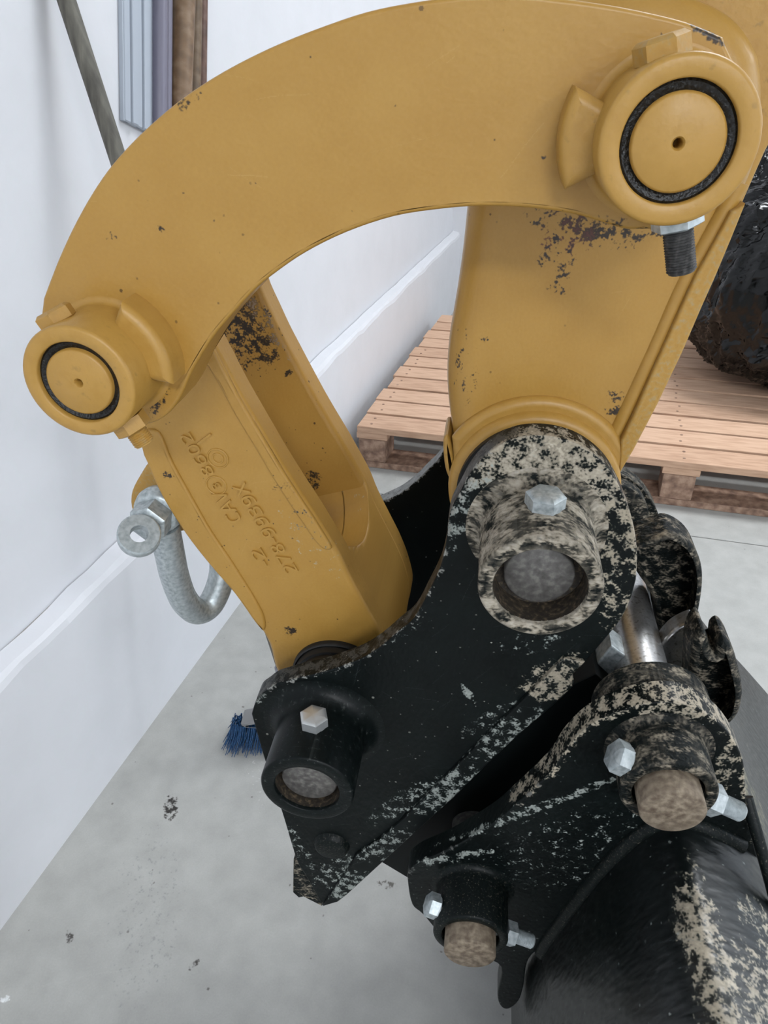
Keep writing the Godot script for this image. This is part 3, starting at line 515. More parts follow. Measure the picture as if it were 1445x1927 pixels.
func build_bucket():
	var t := thing("bucket", "black digging bucket smeared with dried clay, carried below the coupler", "bucket", Vector3(LR.x, 0, -0.45))
	var W := Color(0.55, 0.57, 0.55)
	var ear := [Vector2(-0.0436, 0.4606), Vector2(-0.0426, 0.4775), Vector2(-0.0322, 0.4943), Vector2(-0.0188, 0.5065), Vector2(-0.0010, 0.5247), Vector2(0.0283, 0.5611), Vector2(0.0446, 0.5895), Vector2(0.0658, 0.6299), Vector2(0.0746, 0.6579), Vector2(0.0840, 0.6782), Vector2(0.0950, 0.6931), Vector2(0.1113, 0.7060), Vector2(0.1287, 0.7145), Vector2(0.1484, 0.7155), Vector2(0.1679, 0.7050), Vector2(0.1838, 0.6884), Vector2(0.1973, 0.6653), Vector2(0.2057, 0.6371), Vector2(0.2175, 0.5982), Vector2(0.2475, 0.5233), Vector2(0.2827, 0.4510), Vector2(0.2340, 0.3016), Vector2(0.1264, 0.2685), Vector2(0.0952, 0.3659), Vector2(0.0807, 0.3719), Vector2(0.0727, 0.3479), Vector2(0.0729, 0.3017), Vector2(0.0706, 0.2699), Vector2(0.0618, 0.2498), Vector2(0.0533, 0.2531), Vector2(0.0485, 0.2769), Vector2(0.0482, 0.3330), Vector2(0.0256, 0.3474), Vector2(-0.0062, 0.3691), Vector2(-0.0292, 0.4091), Vector2(-0.0398, 0.4248)]
	var rect := bounds(ear)
	var tex := painted(rect, 800, 71, BLK, BLK2, rim_spots(ear, 6, 20, 0.016, 0.66, CLAY, 0.010) + rim_spots(ear, 7, 20, 0.005, 0.55, CLAY) + rim_spots(ear, 0, 7, 0.004, 0.5, Color(0.34, 0.34, 0.33)) + [[0.1391, 0.7091, 0.055, 0.012, 0, 0.62, CLAY], [0.1915, 0.6701, 0.012, 0.06, -8, 0.60, CLAY], [0.0505, 0.5783, 0.11, 0.006, 40, 0.62, W], [-0.0049, 0.5054, 0.05, 0.008, 26, 0.58, W], [0.1033, 0.5384, 0.10, 0.06, 30, 0.22, W], [0.0187, 0.4904, 0.03, 0.006, 0, 0.5, W]], 900, Color(0.60, 0.62, 0.60), 60, Color(0.45, 0.47, 0.47))
	var m := mat(tex, 0.38, 0, 0, bumps(72, 60, 0.8), 0.35, 0.28)
	var s := shp(rect); slab(s, flow(ear), -0.366, -0.386, 0.0015, 2); part(t, "ear_plate", s, m)
	var far := shp(rect); slab(far, flow(ear), -0.690, -0.712, 0.0015, 2); part(t, "ear_plate", far, M.half_mud)
	# inner spacer rings
	for z in [[-0.386, -0.409], [-0.672, -0.690]]:
		var r := shp(); lathe(r, [Vector2(0.043, z[1]), Vector2(0.043, z[0] - 0.001), Vector2(0.042, z[0]), Vector2(0.022, z[0])], Vector3(LR.x, LR.y + 0.002, 0), Vector3.BACK, 48); lathe(r, [Vector2(0.022, z[1]), Vector2(0.043, z[1])], Vector3(LR.x, LR.y + 0.002, 0), Vector3.BACK, 48); part(t, "spacer_ring", r, M.half_mud)
	for c in [[LR, 0.0322, 0.0240, -0.329, M.half_mud], [BT, 0.0316, 0.0240, -0.3225, M.black]]:
		var b := shp(); lathe(b, boss_profile(c[1], c[3], -0.366, c[2], 0.004, 0.006, 0.002), Vector3(c[0].x, c[0].y, 0), Vector3.BACK, 56); part(t, "pin_boss", b, c[4])
	bolt(t, LR, -0.342, Vector2(-1.0, 0.50), 0.0325, 0.0205, 0.0105, M.zinc, 0.011, 0.025)
	bolt(t, BT, -0.338, Vector2(-1.0, 0.42), 0.0318, 0.0180, 0.0100, M.zinc, 0.010, 0.022)
	# rolled shell: one profile carried along the pins' direction
	var prof := [Vector2(0.0771, 0.1796), Vector2(0.0758, 0.2982), Vector2(0.0847, 0.3710), Vector2(0.0895, 0.3981), Vector2(0.1045, 0.4553), Vector2(0.1197, 0.5115), Vector2(0.1351, 0.5519), Vector2(0.1491, 0.5784), Vector2(0.1656, 0.5908), Vector2(0.1880, 0.5849), Vector2(0.2184, 0.5680), Vector2(0.2534, 0.5321), Vector2(0.2967, 0.4755), Vector2(0.3660, 0.4013), Vector2(0.4516, 0.3058)]
	var line := []
	for i in prof.size() - 1:
		for j in 5: line.append(prof[i].cubic_interpolate(prof[i + 1], prof[maxi(i - 1, 0)], prof[mini(i + 2, prof.size() - 1)], j / 5.0))
	line.append(prof[-1])
	var poly := line.duplicate(); poly.append(Vector2(0.30, 0.12)); poly.append(Vector2(0.22, 0.004)); poly.append(Vector2(0.10, 0.004)); poly.append(Vector2(0.076, 0.10))
	var rs := Rect2(0, -0.76, 0.40, 0.60)
	var sh := Shape.new(); var run := 0.0; var k := poly.size(); var zf := -0.175; var zb := -0.74
	poly.reverse(); poly = clean(poly); k = poly.size()
	var dist := [0.0]
	for i in range(1, k + 1): dist.append(dist[-1] + poly[i - 1].distance_to(poly[i % k]))
	var nr := []
	for i in k:
		var d: Vector2 = (poly[(i + 1) % k] - poly[i]).normalized(); nr.append(Vector2(d.y, -d.x))
	for i in k:
		var j := (i + 1) % k
		var e1: Vector2 = (nr[i] + nr[(i + k - 1) % k]).normalized() if nr[i].dot(nr[(i + k - 1) % k]) > 0.8 else nr[i]
		var e2: Vector2 = (nr[i] + nr[j]).normalized() if nr[i].dot(nr[j]) > 0.8 else nr[i]
		var a := Vector3(poly[i].x, poly[i].y, zf); var b := Vector3(poly[j].x, poly[j].y, zf); var c := Vector3(poly[j].x, poly[j].y, zb); var d2 := Vector3(poly[i].x, poly[i].y, zb)
		var ua: float = dist[i] / 1.6; var ub: float = dist[i + 1] / 1.6
		var n1 := Vector3(e1.x, e1.y, 0); var n2 := Vector3(e2.x, e2.y, 0)
		sh.tri(a, b, c, n1, n2, n2, Vector2(ua, 0), Vector2(ub, 0), Vector2(ub, 1)); sh.tri(a, c, d2, n1, n2, n1, Vector2(ua, 0), Vector2(ub, 1), Vector2(ua, 1))
	for cap in [[zf, Vector3.BACK], [zb, Vector3.FORWARD]]:
		var idx := Geometry2D.triangulate_polygon(PackedVector2Array(poly))
		for q in range(0, idx.size(), 3): sh.tri(Vector3(poly[idx[q]].x, poly[idx[q]].y, cap[0]), Vector3(poly[idx[q + 1]].x, poly[idx[q + 1]].y, cap[0]), Vector3(poly[idx[q + 2]].x, poly[idx[q + 2]].y, cap[0]), cap[1], cap[1], cap[1], Vector2.ZERO, Vector2.ZERO, Vector2.ZERO)
	# clay lies where the top of the shell turns over: find that place
	var top := 0.0; var best := -9.0
	for i in k:
		if poly[i].y > best: best = poly[i].y; top = dist[i]
	var sr := Rect2(0, 0, 1.6, zf - zb); var len_z := zf - zb
	var stex := painted(sr, 1800, 73, BLK, BLK2, [[top - 0.07, len_z - 0.11, 0.05, 0.03, 20, 0.55, CLAY], [top - 0.12, len_z - 0.09, 0.04, 0.05, 0, 0.58, CLAY], [top + 0.002, len_z - 0.07, 0.020, 0.10, 0, 0.70, CLAY], [top + 0.006, len_z - 0.115, 0.020, 0.03, 0, 0.85, CLAY], [top - 0.035, len_z - 0.07, 0.035, 0.05, 0, 0.66, CLAY], [top - 0.09, len_z - 0.05, 0.05, 0.06, 0, 0.60, CLAY], [top - 0.05, len_z - 0.13, 0.025, 0.02, 0, 0.55, CLAY], [top - 0.10, len_z - 0.27, 0.05, 0.05, 0, 0.62, Color(0.42, 0.40, 0.30)], [top - 0.17, len_z - 0.35, 0.08, 0.20, 0, 0.25, Color(0.30, 0.29, 0.26)]], 2600, Color(0.60, 0.62, 0.60), 60, Color(0.42, 0.45, 0.46))
	part(t, "shell", sh, mat(stex, 0.34, 0, 0, bumps(74, 80, 1.0), 0.3, 0.5))
	# weld between ear and shell
	var wp := []
	for p in prof.slice(2, 11): wp.append(Vector3(p.x, p.y, -0.366))
	var wb := shp(); tube(wb, curve3(wp, 5), 0.0075, 10); part(t, "weld_bead", wb, M.black)
	# stiffening rib at the right of the ear
	var rb := shp(); tube(rb, [Vector3(0.2126, 0.6178, -0.3720), Vector3(0.2281, 0.5768, -0.3360), Vector3(0.2755, 0.4537, -0.2850)], 0.0045, 10); part(t, "stiffening_rib", rb, M.black)

func build_pins():
	pin("pivot_pin", "yellow pin end with centre hole in the upper right boss of the arched link", UR, -0.3458, -0.660, 0.0192, M.yellow, true)
	pin("pivot_pin", "yellow pin end with centre hole in the lower left boss of the arched link", UL, -0.3458, -0.64, 0.0192, M.yellow, true)
	pin("pivot_pin", "bare grey steel pin sunk inside the clay-covered upper boss of the black coupler", CP, -0.358, -0.69, 0.0215, M.steel)
	pin("pivot_pin", "bare grey steel pin sunk inside the clean lower left boss of the black coupler", LL, -0.3535, -0.69, 0.0225, M.steel)
	var a := pin("pivot_pin", "worn steel pin in the right bucket boss, bright shaft running back to the hooks", LR, -0.315, -0.345, 0.0215, M.rust)
	var s := shp(); lathe(s, [Vector2(0.0214, -0.715), Vector2(0.0214, -0.345)], Vector3(LR.x, LR.y, 0), Vector3.BACK, 40); part(a, "pin_shaft", s, M.polished, "bright bare steel shaft")
	var b := pin("pivot_pin", "brown rusty pin standing out of the bucket boss lowest in the picture", BT, -0.309, -0.345, 0.0215, M.rust)
	var s2 := shp(); lathe(s2, [Vector2(0.0214, -0.715), Vector2(0.0214, -0.345)], Vector3(BT.x, BT.y, 0), Vector3.BACK, 40); part(b, "pin_shaft", s2, M.steel)

func build_shackle():
	var c := Vector2(-0.2694, 0.7716)
	var t := thing("shackle", "galvanised bow shackle with an eye bolt, hanging left of the lettered yellow link", "shackle", Vector3(c.x, c.y, -0.52))
	var zf := -0.485; var zr := -0.560
	var bow := [Vector3(-0.2685, 0.7542, -0.4850), Vector3(-0.2707, 0.7236, -0.4880), Vector3(-0.2741, 0.6919, -0.4940), Vector3(-0.2745, 0.6582, -0.5020), Vector3(-0.2713, 0.6322, -0.5160), Vector3(-0.2629, 0.6297, -0.5300), Vector3(-0.2548, 0.6461, -0.5430), Vector3(-0.2519, 0.6658, -0.5530), Vector3(-0.2546, 0.6902, -0.5600), Vector3(-0.2568, 0.7234, -0.5620), Vector3(c.x + 0.003, c.y - 0.012, zr)]
	var s := shp(); tube(s, curve3(bow, 8), 0.0132, 18)
	for z in [zf, zr]:
		lathe(s, [Vector2(0.0095, z - 0.0095), Vector2(0.0170, z - 0.0095), Vector2(0.0200, z - 0.0065), Vector2(0.0212, z), Vector2(0.0200, z + 0.0065), Vector2(0.0170, z + 0.0095), Vector2(0.0085, z + 0.0095)], Vector3(c.x, c.y, 0), Vector3.BACK, 40)
	part(t, "bow", s, M.zinc)
	var p := shp(); lathe(p, [Vector2(0.009, -0.58), Vector2(0.009, -0.47)], Vector3(c.x, c.y, 0), Vector3.BACK, 24)
	lathe(p, [Vector2(0, -0.4750), Vector2(0.0170, -0.4750), Vector2(0.0170, -0.4600), Vector2(0.0150, -0.4582), Vector2(0, -0.4582)], Vector3(c.x, c.y, 0), Vector3.BACK, 6, 0.3)
	var b := part(t, "eye_bolt", p, M.zinc)
	# flat eye: ring with a drilled hole, its plane holding the bolt's axis
	var nrm := Vector3(0.42, 0.72, 0.52).normalized(); var ax := Vector3.BACK; ax = (ax - nrm * ax.dot(nrm)).normalized(); var wid := nrm.cross(ax)
	var o := Vector3(c.x, c.y, -0.4440); var e := shp(); var ro := 0.0170; var ri := 0.0072; var th := 0.0060; var n := 44
	for i in n:
		var a0 := TAU * i / n; var a1 := TAU * (i + 1) / n
		var d0 := wid * cos(a0) + ax * sin(a0); var d1 := wid * cos(a1) + ax * sin(a1)
		for sg in [1.0, -1.0]:
			e.quad(o + d0 * ro * 0.93 + nrm * th * sg, o + d1 * ro * 0.93 + nrm * th * sg, o + d1 * ri + nrm * th * sg, o + d0 * ri + nrm * th * sg, nrm * sg, nrm * sg, nrm * sg, nrm * sg)
			e.quad(o + d0 * ro * 0.93 + nrm * th * sg, o + d1 * ro * 0.93 + nrm * th * sg, o + d1 * ro + nrm * th * 0.7 * sg, o + d0 * ro + nrm * th * 0.7 * sg, (d0 + nrm * sg).normalized(), (d1 + nrm * sg).normalized(), (d1 + nrm * sg).normalized(), (d0 + nrm * sg).normalized())
		e.quad(o + d0 * ro + nrm * th * 0.7, o + d1 * ro + nrm * th * 0.7, o + d1 * ro - nrm * th * 0.7, o + d0 * ro - nrm * th * 0.7, d0, d1, d1, d0)
		e.quad(o + d0 * ri + nrm * th, o + d1 * ri + nrm * th, o + d1 * ri - nrm * th, o + d0 * ri - nrm * th, -d0, -d1, -d1, -d0)
	part(b, "eye", e, M.zinc)

# ---------------------------------------------------------------- room things (in the room's own axes, origin at the far left floor corner)
func room_thing(called: String, label: String, category: String, at: Vector3, group := "") -> Node3D:
	var o := thing(called, label, category, Vector3.ZERO, group); o.set_meta("local", true)
	o.transform = ROOM * Transform3D(Basis.IDENTITY, at); return o

func build_pallet():
	var x0 := 0.054; var wide := 1.92; var z1 := 1.814; var deep := 1.19
	var t := room_thing("wooden_pallet", "pale softwood pallet of parallel boards on the floor along the white wall", "pallet", Vector3(x0, 0, z1 - deep))
	rng.seed = 5
	var pitch := deep / 11.0
	for i in 11:
		var s := shp(); var z := deep - i * pitch; var w := pitch - 0.013 - rng.randf() * 0.004; var j := rng.randf_range(-0.006, 0.006)
		brick(s, Vector3(j, 0.122, z - w), Vector3(wide + j, 0.1440 + rng.randf() * 0.001, z), 0.002)
		var o := part(t, "board", s, M.wood_pale if i % 3 else M.wood)
		if i < 7:
			var n := shp()
			for x in [0.035, 0.95]:
				for zz in [0.25, 0.7]: lathe(n, [Vector2(0.0045, 0.1436), Vector2(0.004, 0.1456), Vector2(0, 0.1458)], Vector3(x + rng.randf() * 0.01, 0, z - w * zz), Vector3.UP, 8)
			part(o, "nail_heads", n, M.wood_dirty, "", true)
	for x in [0.0, 0.905, wide - 0.10]:
		var sb := shp(); brick(sb, Vector3(x, 0.100, 0.0), Vector3(x + 0.10, 0.122, deep - 0.004), 0.002); part(t, "stringer_board", sb, M.wood)
		for z in [0.0, 0.52, deep - 0.105]:
			var b := shp(); brick(b, Vector3(x + 0.006, 0.022, z), Vector3(x + 0.092, 0.100, z + 0.10), 0.002); part(t, "block", b, M.wood_dirty)
	for z in [0.0, 0.52, deep - 0.105]:
		var b := shp(); brick(b, Vector3(0, 0.0, z), Vector3(wide, 0.022, z + 0.10), 0.002); part(t, "bottom_board", b, M.wood_dirty)

func build_bag(called: String, label: String, at: Vector3, rad: Vector3, seed_: int, base_y: float):
	var t := room_thing(called, label, "bag", at, "")
	var fold := noise(seed_, 1.8, 2); fold.fractal_type = FastNoiseLite.FRACTAL_RIDGED; fold.domain_warp_enabled = true; fold.domain_warp_amplitude = 0.3; fold.domain_warp_frequency = 1.2
	var fine := noise(seed_ + 1, 3.4, 2); fine.fractal_type = FastNoiseLite.FRACTAL_RIDGED; fine.domain_warp_enabled = true; fine.domain_warp_amplitude = 0.2; fine.domain_warp_frequency = 3.0
	var lump := noise(seed_ + 2, 1.6, 2)
	var nu := 300; var nv := 170; var P := []
	for j in nv + 1:
		var row := []
		for i in nu:
			var th := TAU * i / nu; var ph := PI * j / nv
			var d := Vector3(sin(ph) * cos(th), cos(ph), sin(ph) * sin(th))
			# long folds run down from the neck, short ones cross them
			var f := fold.get_noise_3d(cos(th) * 1.5, d.y * 0.7 + cos(th) * 0.4, sin(th) * 1.5) * 0.055 + fine.get_noise_3d(d.x * 1.6, d.y * 0.4 + d.x * 0.5, d.z * 1.6) * 0.012 + lump.get_noise_3d(d.x, d.y, d.z) * 0.10
			var sq := pow(absf(d.y), 0.75) * signf(d.y)
			var p := Vector3(d.x * rad.x, sq * rad.y, d.z * rad.z) * (1.0 + f + (1.0 - absf(sin(th * 9.0 + d.y * 1.5))) * 0.035 * smoothstep(-0.2, 0.9, d.y)) 
			if d.y > 0.86: p = Vector3(p.x * (1.0 - (d.y - 0.86) * 3.0), p.y + (d.y - 0.86) * rad.y * 0.5, p.z * (1.0 - (d.y - 0.86) * 3.0))
			if d.y < 0.0: p.x *= 1.0 + 0.1 * -d.y; p.z *= 1.0 + 0.1 * -d.y
			p.y = maxf(p.y + rad.y, 0.0)
			row.append(p)
		P.append(row)
	var s := shp(); var N := []
	for j in nv + 1:
		var row := []
		for i in nu:
			var a: Vector3 = P[j][(i + 1) % nu] - P[j][(i + nu - 1) % nu]; var b: Vector3 = P[mini(j + 1, nv)][i] - P[maxi(j - 1, 0)][i]
			var nn := b.cross(a).normalized()
			var c := Vector3(0, rad.y, 0)
			if nn.dot(P[j][i] - c) < 0: nn = -nn
			row.append(nn)
		N.append(row)
	for j in nv:
		for i in nu:
			var i2 := (i + 1) % nu
			s.tri(P[j][i], P[j][i2], P[j + 1][i2], N[j][i], N[j][i2], N[j + 1][i2]); s.tri(P[j][i], P[j + 1][i2], P[j + 1][i], N[j][i], N[j + 1][i2], N[j + 1][i])
	part(t, "bag_film", s, M.bag)

func build_broom():
	var at := Vector3(0.2993, 0, 2.8761); var t := room_thing("broom", "blue-bristled broom on the floor, its grey wooden handle leaning on the white wall", "broom", at)
	var ang := deg_to_rad(-14); var ex := Vector3(cos(ang), 0, sin(ang)); var ez := Vector3(-sin(ang), 0, cos(ang))
	var bl := shp(); var hl := 0.135
	var hb := hl * 0.76
	slab(bl, flow([Vector2(-hb, 0.052), Vector2(-hb * 0.8, 0.045), Vector2(hb * 0.8, 0.045), Vector2(hb, 0.052), Vector2(hb, 0.062), Vector2(hb * 0.5, 0.072), Vector2(-hb * 0.5, 0.068), Vector2(-hb, 0.058)]), 0.018, -0.018, 0.005, 3)
	var b := part(t, "brush_block", bl, mat(Color(0.50, 0.50, 0.50), 0.6)); b.transform = Transform3D(Basis(ex, Vector3.UP, ez), Vector3.ZERO)
	rng.seed = 9
	var br := shp()
	for i in 900:
		var u := rng.randf_range(-1, 1); var w := rng.randf_range(-1, 1)
		var top := Vector3(u * hl * 0.94, 0.050, w * 0.017)
		var spread := Vector3(u * 0.016 + rng.randf_range(-0.006, 0.006), 0, w * 0.022 + rng.randf_range(-0.005, 0.005) + 0.006)
		var bot := Vector3(top.x + spread.x, 0.001 + rng.randf() * 0.008, top.z + spread.z)
		var mid := top.lerp(bot, 0.5) - spread * 0.16
		tube(br, [top, mid, bot], [0.0010, 0.0010, 0.0006], 4)
	var bm := mat(tile(91, [[0.0, Color(0.04, 0.13, 0.25)], [0.5, Color(0.10, 0.27, 0.44)], [0.9, Color(0.26, 0.44, 0.60)]], 40, 4), 0.45, 0, 6)
	var bb := part(t, "bristles", br, bm, "", true); bb.transform = Transform3D(Basis(ex, Vector3.UP, ez), Vector3.ZERO)
	var foot := Vector3(0.0, 0.075, 0.0); var head := ROOM.affine_inverse() * HANDLE_TOP - at
	var hs := shp(); tube(hs, [foot, foot.lerp(head, 0.5), head], 0.0125, 20); part(t, "handle", hs, M.handle, "grey weathered round wooden handle")
	var so := shp(); tube(so, [Vector3(0, 0.07, 0), foot.lerp(head, 0.07)], [0.022, 0.016], 16); part(t, "socket", so, mat(Color(0.55, 0.55, 0.58), 0.5))

var HANDLE_TOP := Vector3(-0.6564, 1.45, -1.1653)

func build_wall_items():
	# lengths of trim and pipe fixed upright against the wall, their lower ends above the ledge
	var w := -0.04
	var a := room_thing("trim_panel", "pale blue-grey ribbed plastic panel upright on the white wall beside the brown rods", "panel", Vector3(w, 1.01, 2.552)); a.transform *= Transform3D(Basis(Vector3.RIGHT, deg_to_rad(-19.0)), Vector3.ZERO)
	var s := shp()
	for i in 5: brick(s, Vector3(0.0, 0, -0.038 + i * 0.0155), Vector3(0.010 + 0.004 * (i % 2), 0.80, -0.038 + i * 0.0155 + 0.0135), 0.002)
	brick(s, Vector3(0.0, 0.0, -0.040), Vector3(0.008, 0.80, 0.040), 0.001)
	part(a, "panel_strip", s, mat(Color(0.66, 0.69, 0.73), 0.45))
	var b := room_thing("conduit_pipe", "dusky violet plastic pipe upright on the wall between pale panel and brown rods", "pipe", Vector3(w, 0.97, 2.489)); b.transform *= Transform3D(Basis(Vector3.RIGHT, deg_to_rad(-19.5)), Vector3.ZERO)
	var p := shp(); tube(p, [Vector3(0.016, 0, 0.026), Vector3(0.016, 0.85, 0.026)], 0.013, 20); tube(p, [Vector3(0.014, 0, 0.004), Vector3(0.014, 0.85, 0.004)], 0.010, 20); part(b, "pipe_run", p, mat(Color(0.44, 0.43, 0.49), 0.4))
	var rods := [["brown wooden rod leaning a little, leftmost of the three brown rods on the wall", 0.021, 2.462, 2.462, 0.0195, Color(0.46, 0.36, 0.26), -22.5], ["dull brown wooden rod in the middle of the three brown rods on the wall", 0.015, 2.404, 2.404, 0.0135, Color(0.40, 0.32, 0.23), -20.0], ["reddish brown wooden rod, rightmost of the three brown rods on the wall", 0.013, 2.3705, 2.3705, 0.0105, Color(0.36, 0.25, 0.20), -19.0]]
	for r in rods:
		var t := room_thing("wooden_rod", r[0], "rod", Vector3(w, 0.97, r[2]), "wooden rods upright on the wall"); t.transform *= Transform3D(Basis(Vector3.RIGHT, deg_to_rad(r[6])), Vector3.ZERO)
		var q := shp(); tube(q, [Vector3(r[1], 0, 0), Vector3(r[1], 0.25, 0), Vector3(r[1], 0.42, 0)], r[4], 18); part(t, "rod", q, mat(tile(int(r[2] * 1000), [[0.0, r[5].darkened(0.25)], [0.5, r[5]], [0.9, r[5].lightened(0.15)]], 6, 5), 0.5, 0, 5))

func build_room():
	var len_z := 7.6; var wide := 5.4; var high := 3.0
	# lower wall with its ledge, a little wavy where the plaster was trowelled
	var lo := shp(); var wob := noise(81, 1.6, 4); var n := 160; var sec := []
	for i in n + 1:
		var z := -0.3 + (len_z + 0.6) * i / n; var e := wob.get_noise_1d(z * 3.0); var f := wob.get_noise_1d(z * 3.0 + 50.0)
		sec.append([z, [Vector2(-0.3, 0), Vector2(0.0, 0), Vector2(0.0 + f * 0.002, 0.352 + e * 0.010), Vector2(-0.003, 0.362 + e * 0.008), Vector2(-0.010, 0.369 + f * 0.006), Vector2(-0.0365, 0.375 + f * 0.006), Vector2(-0.0400, 0.366), Vector2(-0.3, 0.366)]])
	for i in n:
		var A = sec[i]; var B = sec[i + 1]
		for k in 6:
			var a: Vector2 = A[1][k]; var b: Vector2 = A[1][k + 1]; var c: Vector2 = B[1][k + 1]; var d: Vector2 = B[1][k]
			var nn := Vector2((b - a).y, -(b - a).x).normalized(); var n3 := Vector3(nn.x, nn.y, 0)
			lo.quad(Vector3(a.x, a.y, A[0]), Vector3(b.x, b.y, A[0]), Vector3(c.x, c.y, B[0]), Vector3(d.x, d.y, B[0]), n3, n3, n3, n3)
	structure("trim_1", lo, M.wall, ROOM, "thicker white lower part of the left wall with a trowelled ledge on top", "ledge")
	var up := shp(); brick(up, Vector3(-0.3, 0.37, -0.3), Vector3(-0.04, high, len_z + 0.3), 0.001)
	structure("wall_left", up, M.wall, ROOM, "plain white plaster wall at the left, above the ledge", "wall")
	var bk := shp(); brick(bk, Vector3(-0.3, 0, -0.3), Vector3(wide + 0.3, high, 0), 0.001)
	structure("wall_back", bk, M.wall, ROOM, "white wall at the far end behind the pallet and the bags", "wall")
	var fr := shp(); brick(fr, Vector3(-0.3, 0, len_z), Vector3(wide + 0.3, high, len_z + 0.3), 0.001)
	structure("wall_front", fr, M.wall, ROOM, "white wall behind the viewer", "wall")
	# right wall with a wide open gateway to the yard
	var g0 := 0.3; var g1 := 3.3; var gh := 2.6
	var rt := shp(); brick(rt, Vector3(wide, 0, -0.3), Vector3(wide + 0.3, high, g0), 0.001); brick(rt, Vector3(wide, 0, g1), Vector3(wide + 0.3, high, len_z + 0.3), 0.001); brick(rt, Vector3(wide, gh, g0), Vector3(wide + 0.3, high, g1), 0.001)
	structure("wall_right", rt, M.wall, ROOM, "white wall at the right with a wide gateway to the yard", "wall")
	var ce := shp(); brick(ce, Vector3(-0.3, high, -0.3), Vector3(wide + 0.3, high + 0.2, len_z + 0.3), 0.001)
	structure("ceiling", ce, M.ceiling, ROOM, "plain white ceiling", "ceiling")
	# floor: concrete slabs with a sawn joint between them
	var fr2 := Rect2(0, -7.6, 5.4, 7.6)
	var C1 := Color(0.62, 0.62, 0.605); var C2 := Color(0.68, 0.68, 0.665)
	var vis := Rect2(0, 1.95, 2.2, 2.2)
	var ftex := painted(vis, 1400, 83, C1, C2, [[0.136, 3.078, 0.032, 0.014, 60, 0.66, Color(0.10, 0.09, 0.08)], [0.305, 3.295, 0.012, 0.005, -60, 0.6, Color(0.2, 0.19, 0.18)], [0.107, 3.313, 0.014, 0.006, 45, 0.6, Color(0.22, 0.21, 0.2)], [0.536, 3.105, 0.02, 0.008, 0, 0.55, Color(0.3, 0.29, 0.27)], [0.073, 3.409, 0.008, 0.006, 0, 0.9, Color(0.85, 0.86, 0.86)], [0.25, 2.95, 0.12, 0.03, 60, 0.22, Color(0.70, 0.70, 0.69)], [0.20, 3.25, 0.16, 0.06, 60, 0.2, Color(0.48, 0.49, 0.48)], [0.4, 2.7, 0.2, 0.06, 70, 0.2, Color(0.70, 0.70, 0.69)]], 260, Color(0.35, 0.34, 0.32), 40, Color(0.70, 0.70, 0.68))
	var fm := mat(ftex, 0.6, 0, 0, bumps(84, 60, 1.0), 0.15); fm.uv1_scale = Vector3.ONE
	var zj := 1.959; var base := shp(); brick(base, Vector3(-0.3, -0.25, -0.3), Vector3(wide + 0.3, -0.006, len_z + 0.3), 0.0005)
	var fl := structure("floor", base, mat(Color(0.25, 0.25, 0.24), 0.9), ROOM, "smooth grey concrete floor with a sawn joint before the pallet", "floor")
	for zz in [[-0.3, zj - 0.002], [zj + 0.002, len_z + 0.3]]:
		var q := Shape.new(); var x0 := -0.3; var x1 := wide + 0.3; var U := Vector3.UP
		var c := [Vector3(x0, 0, zz[0]), Vector3(x1, 0, zz[0]), Vector3(x1, 0, zz[1]), Vector3(x0, 0, zz[1])]; var uvs := []
		for p in c: uvs.append(Vector2((p.x - vis.position.x) / vis.size.x, 1.0 - (p.z - vis.position.y) / vis.size.y))
		q.tri(c[0], c[1], c[2], U, U, U, uvs[0], uvs[1], uvs[2]); q.tri(c[0], c[2], c[3], U, U, U, uvs[0], uvs[2], uvs[3])
		for e in 4:
			var p0: Vector3 = c[e]; var p1: Vector3 = c[(e + 1) % 4]; var nn := (p1 - p0).cross(Vector3.UP).normalized(); var dn := Vector3(0, -0.0058, 0)
			q.tri(p0, p1, p1 + dn, nn, nn, nn, uvs[e], uvs[(e + 1) % 4], uvs[(e + 1) % 4]); q.tri(p0, p1 + dn, p0 + dn, nn, nn, nn, uvs[e], uvs[(e + 1) % 4], uvs[e])
		part(fl, "concrete_slab", q, fm).position = Vector3.ZERO
	# yard outside the gateway
	var yd := shp(); brick(yd, Vector3(wide + 0.3, -0.25, -6), Vector3(wide + 14, -0.02, 14), 0.001)
	structure("trim_2", yd, mat(Color(0.55, 0.55, 0.53), 0.9), ROOM, "pale concrete yard outside the gateway", "yard")

func ceiling_light(x: float, z: float, label: String, energy: float):
	var t := room_thing("ceiling_light", label, "lamp", Vector3(x, 2.94, z), "ceiling light panels")
	var f := shp(); brick(f, Vector3(-0.62, 0, -0.32), Vector3(0.62, 0.06, 0.32), 0.004); part(t, "housing", f, M.ceiling)
	var d := shp(); brick(d, Vector3(-0.58, -0.006, -0.28), Vector3(0.58, 0, 0.28), 0.002)
	var em := StandardMaterial3D.new(); em.albedo_color = Color(0.9, 0.9, 0.9); em.emission_enabled = true; em.emission = Color(0.96, 0.98, 1.0); em.emission_energy_multiplier = 1.5
	part(t, "light_diffuser", d, em)
	var a := AreaLight3D.new(); a.name = "lamp"; a.area_size = Vector2(1.16, 0.56); a.light_energy = energy; a.light_color = Color(0.97, 0.985, 1.0); a.shadow_enabled = true; a.area_range = 14.0
	t.add_child(a, true); a.position = Vector3(0, -0.012, 0); a.rotation_degrees = Vector3(-90, 0, 0)

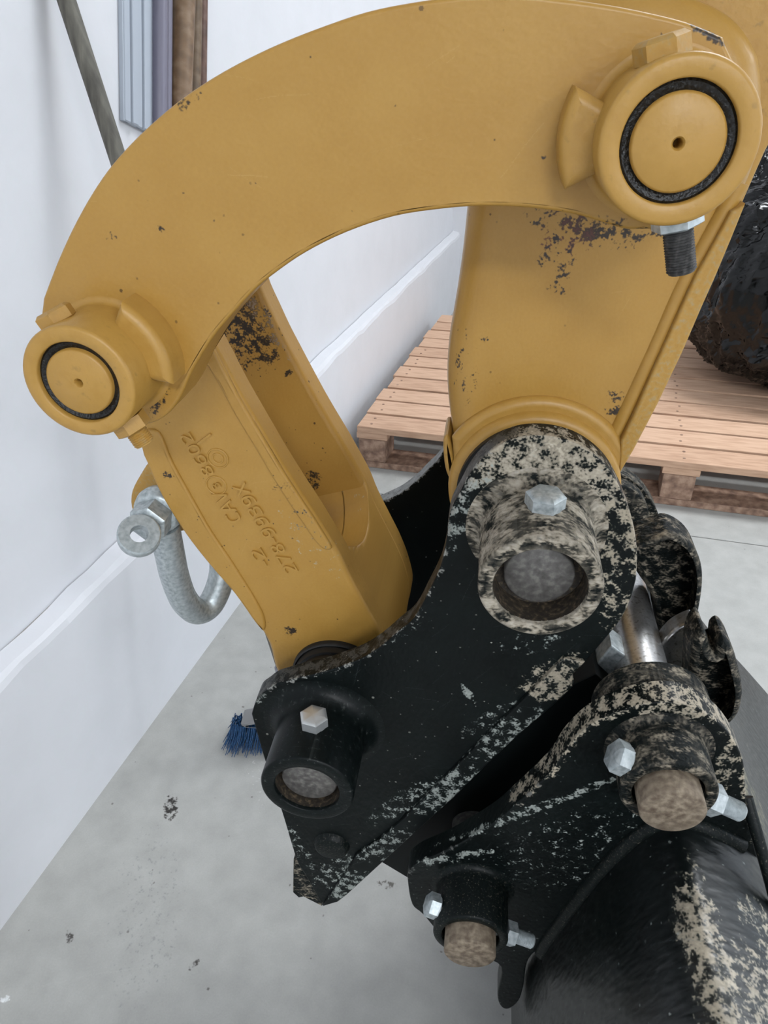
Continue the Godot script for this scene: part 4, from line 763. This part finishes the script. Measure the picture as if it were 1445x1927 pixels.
func _ready():
	# camera
	var cam := Camera3D.new(); cam.name = "camera"; add_child(cam)
	cam.transform = Transform3D(Basis(Vector3(0.99006, -0.02196, -0.13891), Vector3(-0.05558, 0.84623, -0.52991), Vector3(0.12919, 0.53237, 0.8366)).orthonormalized(), Vector3(0, 1.09, 0))
	cam.fov = rad_to_deg(2.0 * atan(963.5 / 1340.0)); cam.near = 0.02; cam.current = true
	# sky: even bright overcast, seen only through the gateway
	var env := Environment.new(); env.tonemap_mode = Environment.TONE_MAPPER_LINEAR; env.tonemap_exposure = 1.52
	env.background_mode = Environment.BG_SKY; var sky := Sky.new(); var sm := ProceduralSkyMaterial.new()
	sm.sky_top_color = Color(0.80, 0.87, 0.95); sm.sky_horizon_color = Color(0.93, 0.95, 0.97); sm.ground_bottom_color = Color(0.5, 0.5, 0.5); sm.ground_horizon_color = Color(0.8, 0.8, 0.8)
	sm.sky_energy_multiplier = 1.5; sky.sky_material = sm; env.sky = sky
	env.sdfgi_enabled = true; env.ssao_enabled = true; env.ssil_enabled = true
	var we := WorldEnvironment.new(); we.name = "environment"; we.environment = env; add_child(we)
	# lamps
	make_materials()
	ceiling_light(1.7, 1.3, "white ceiling light panel over the pallet", 3.7)
	ceiling_light(4.2, 1.3, "white ceiling light panel in the far right of the room", 3.7)
	ceiling_light(1.9, 6.4, "added unseen white ceiling panel behind the viewer at the left, for frontal light", 6.2)  # added fill lamp out of view, brightens the recessed yellow arm and link
	ceiling_light(4.2, 6.4, "added unseen white ceiling panel behind the viewer at the right, for frontal light", 6.4)  # its partner on the right, likewise added for light from behind the viewer
	# the place
	build_room()
	build_pallet()
	build_bag("rubbish_bag", "large shiny black rubbish bag slumped on the pallet at the right edge", Vector3(1.46, 0.1465, 1.10), Vector3(0.44, 0.33, 0.36), 301, 0.0)
	build_bag("rubbish_bag", "black rubbish bag mostly hidden behind the large one on the pallet", Vector3(1.30, 0.1465, 0.42), Vector3(0.30, 0.34, 0.26), 305, 0.0)
	build_broom()
	build_wall_items()
	# the machine
	build_stick()
	build_power_link()
	build_idler_link()
	build_coupler()
	build_bucket()
	build_pins()
	build_shackle()
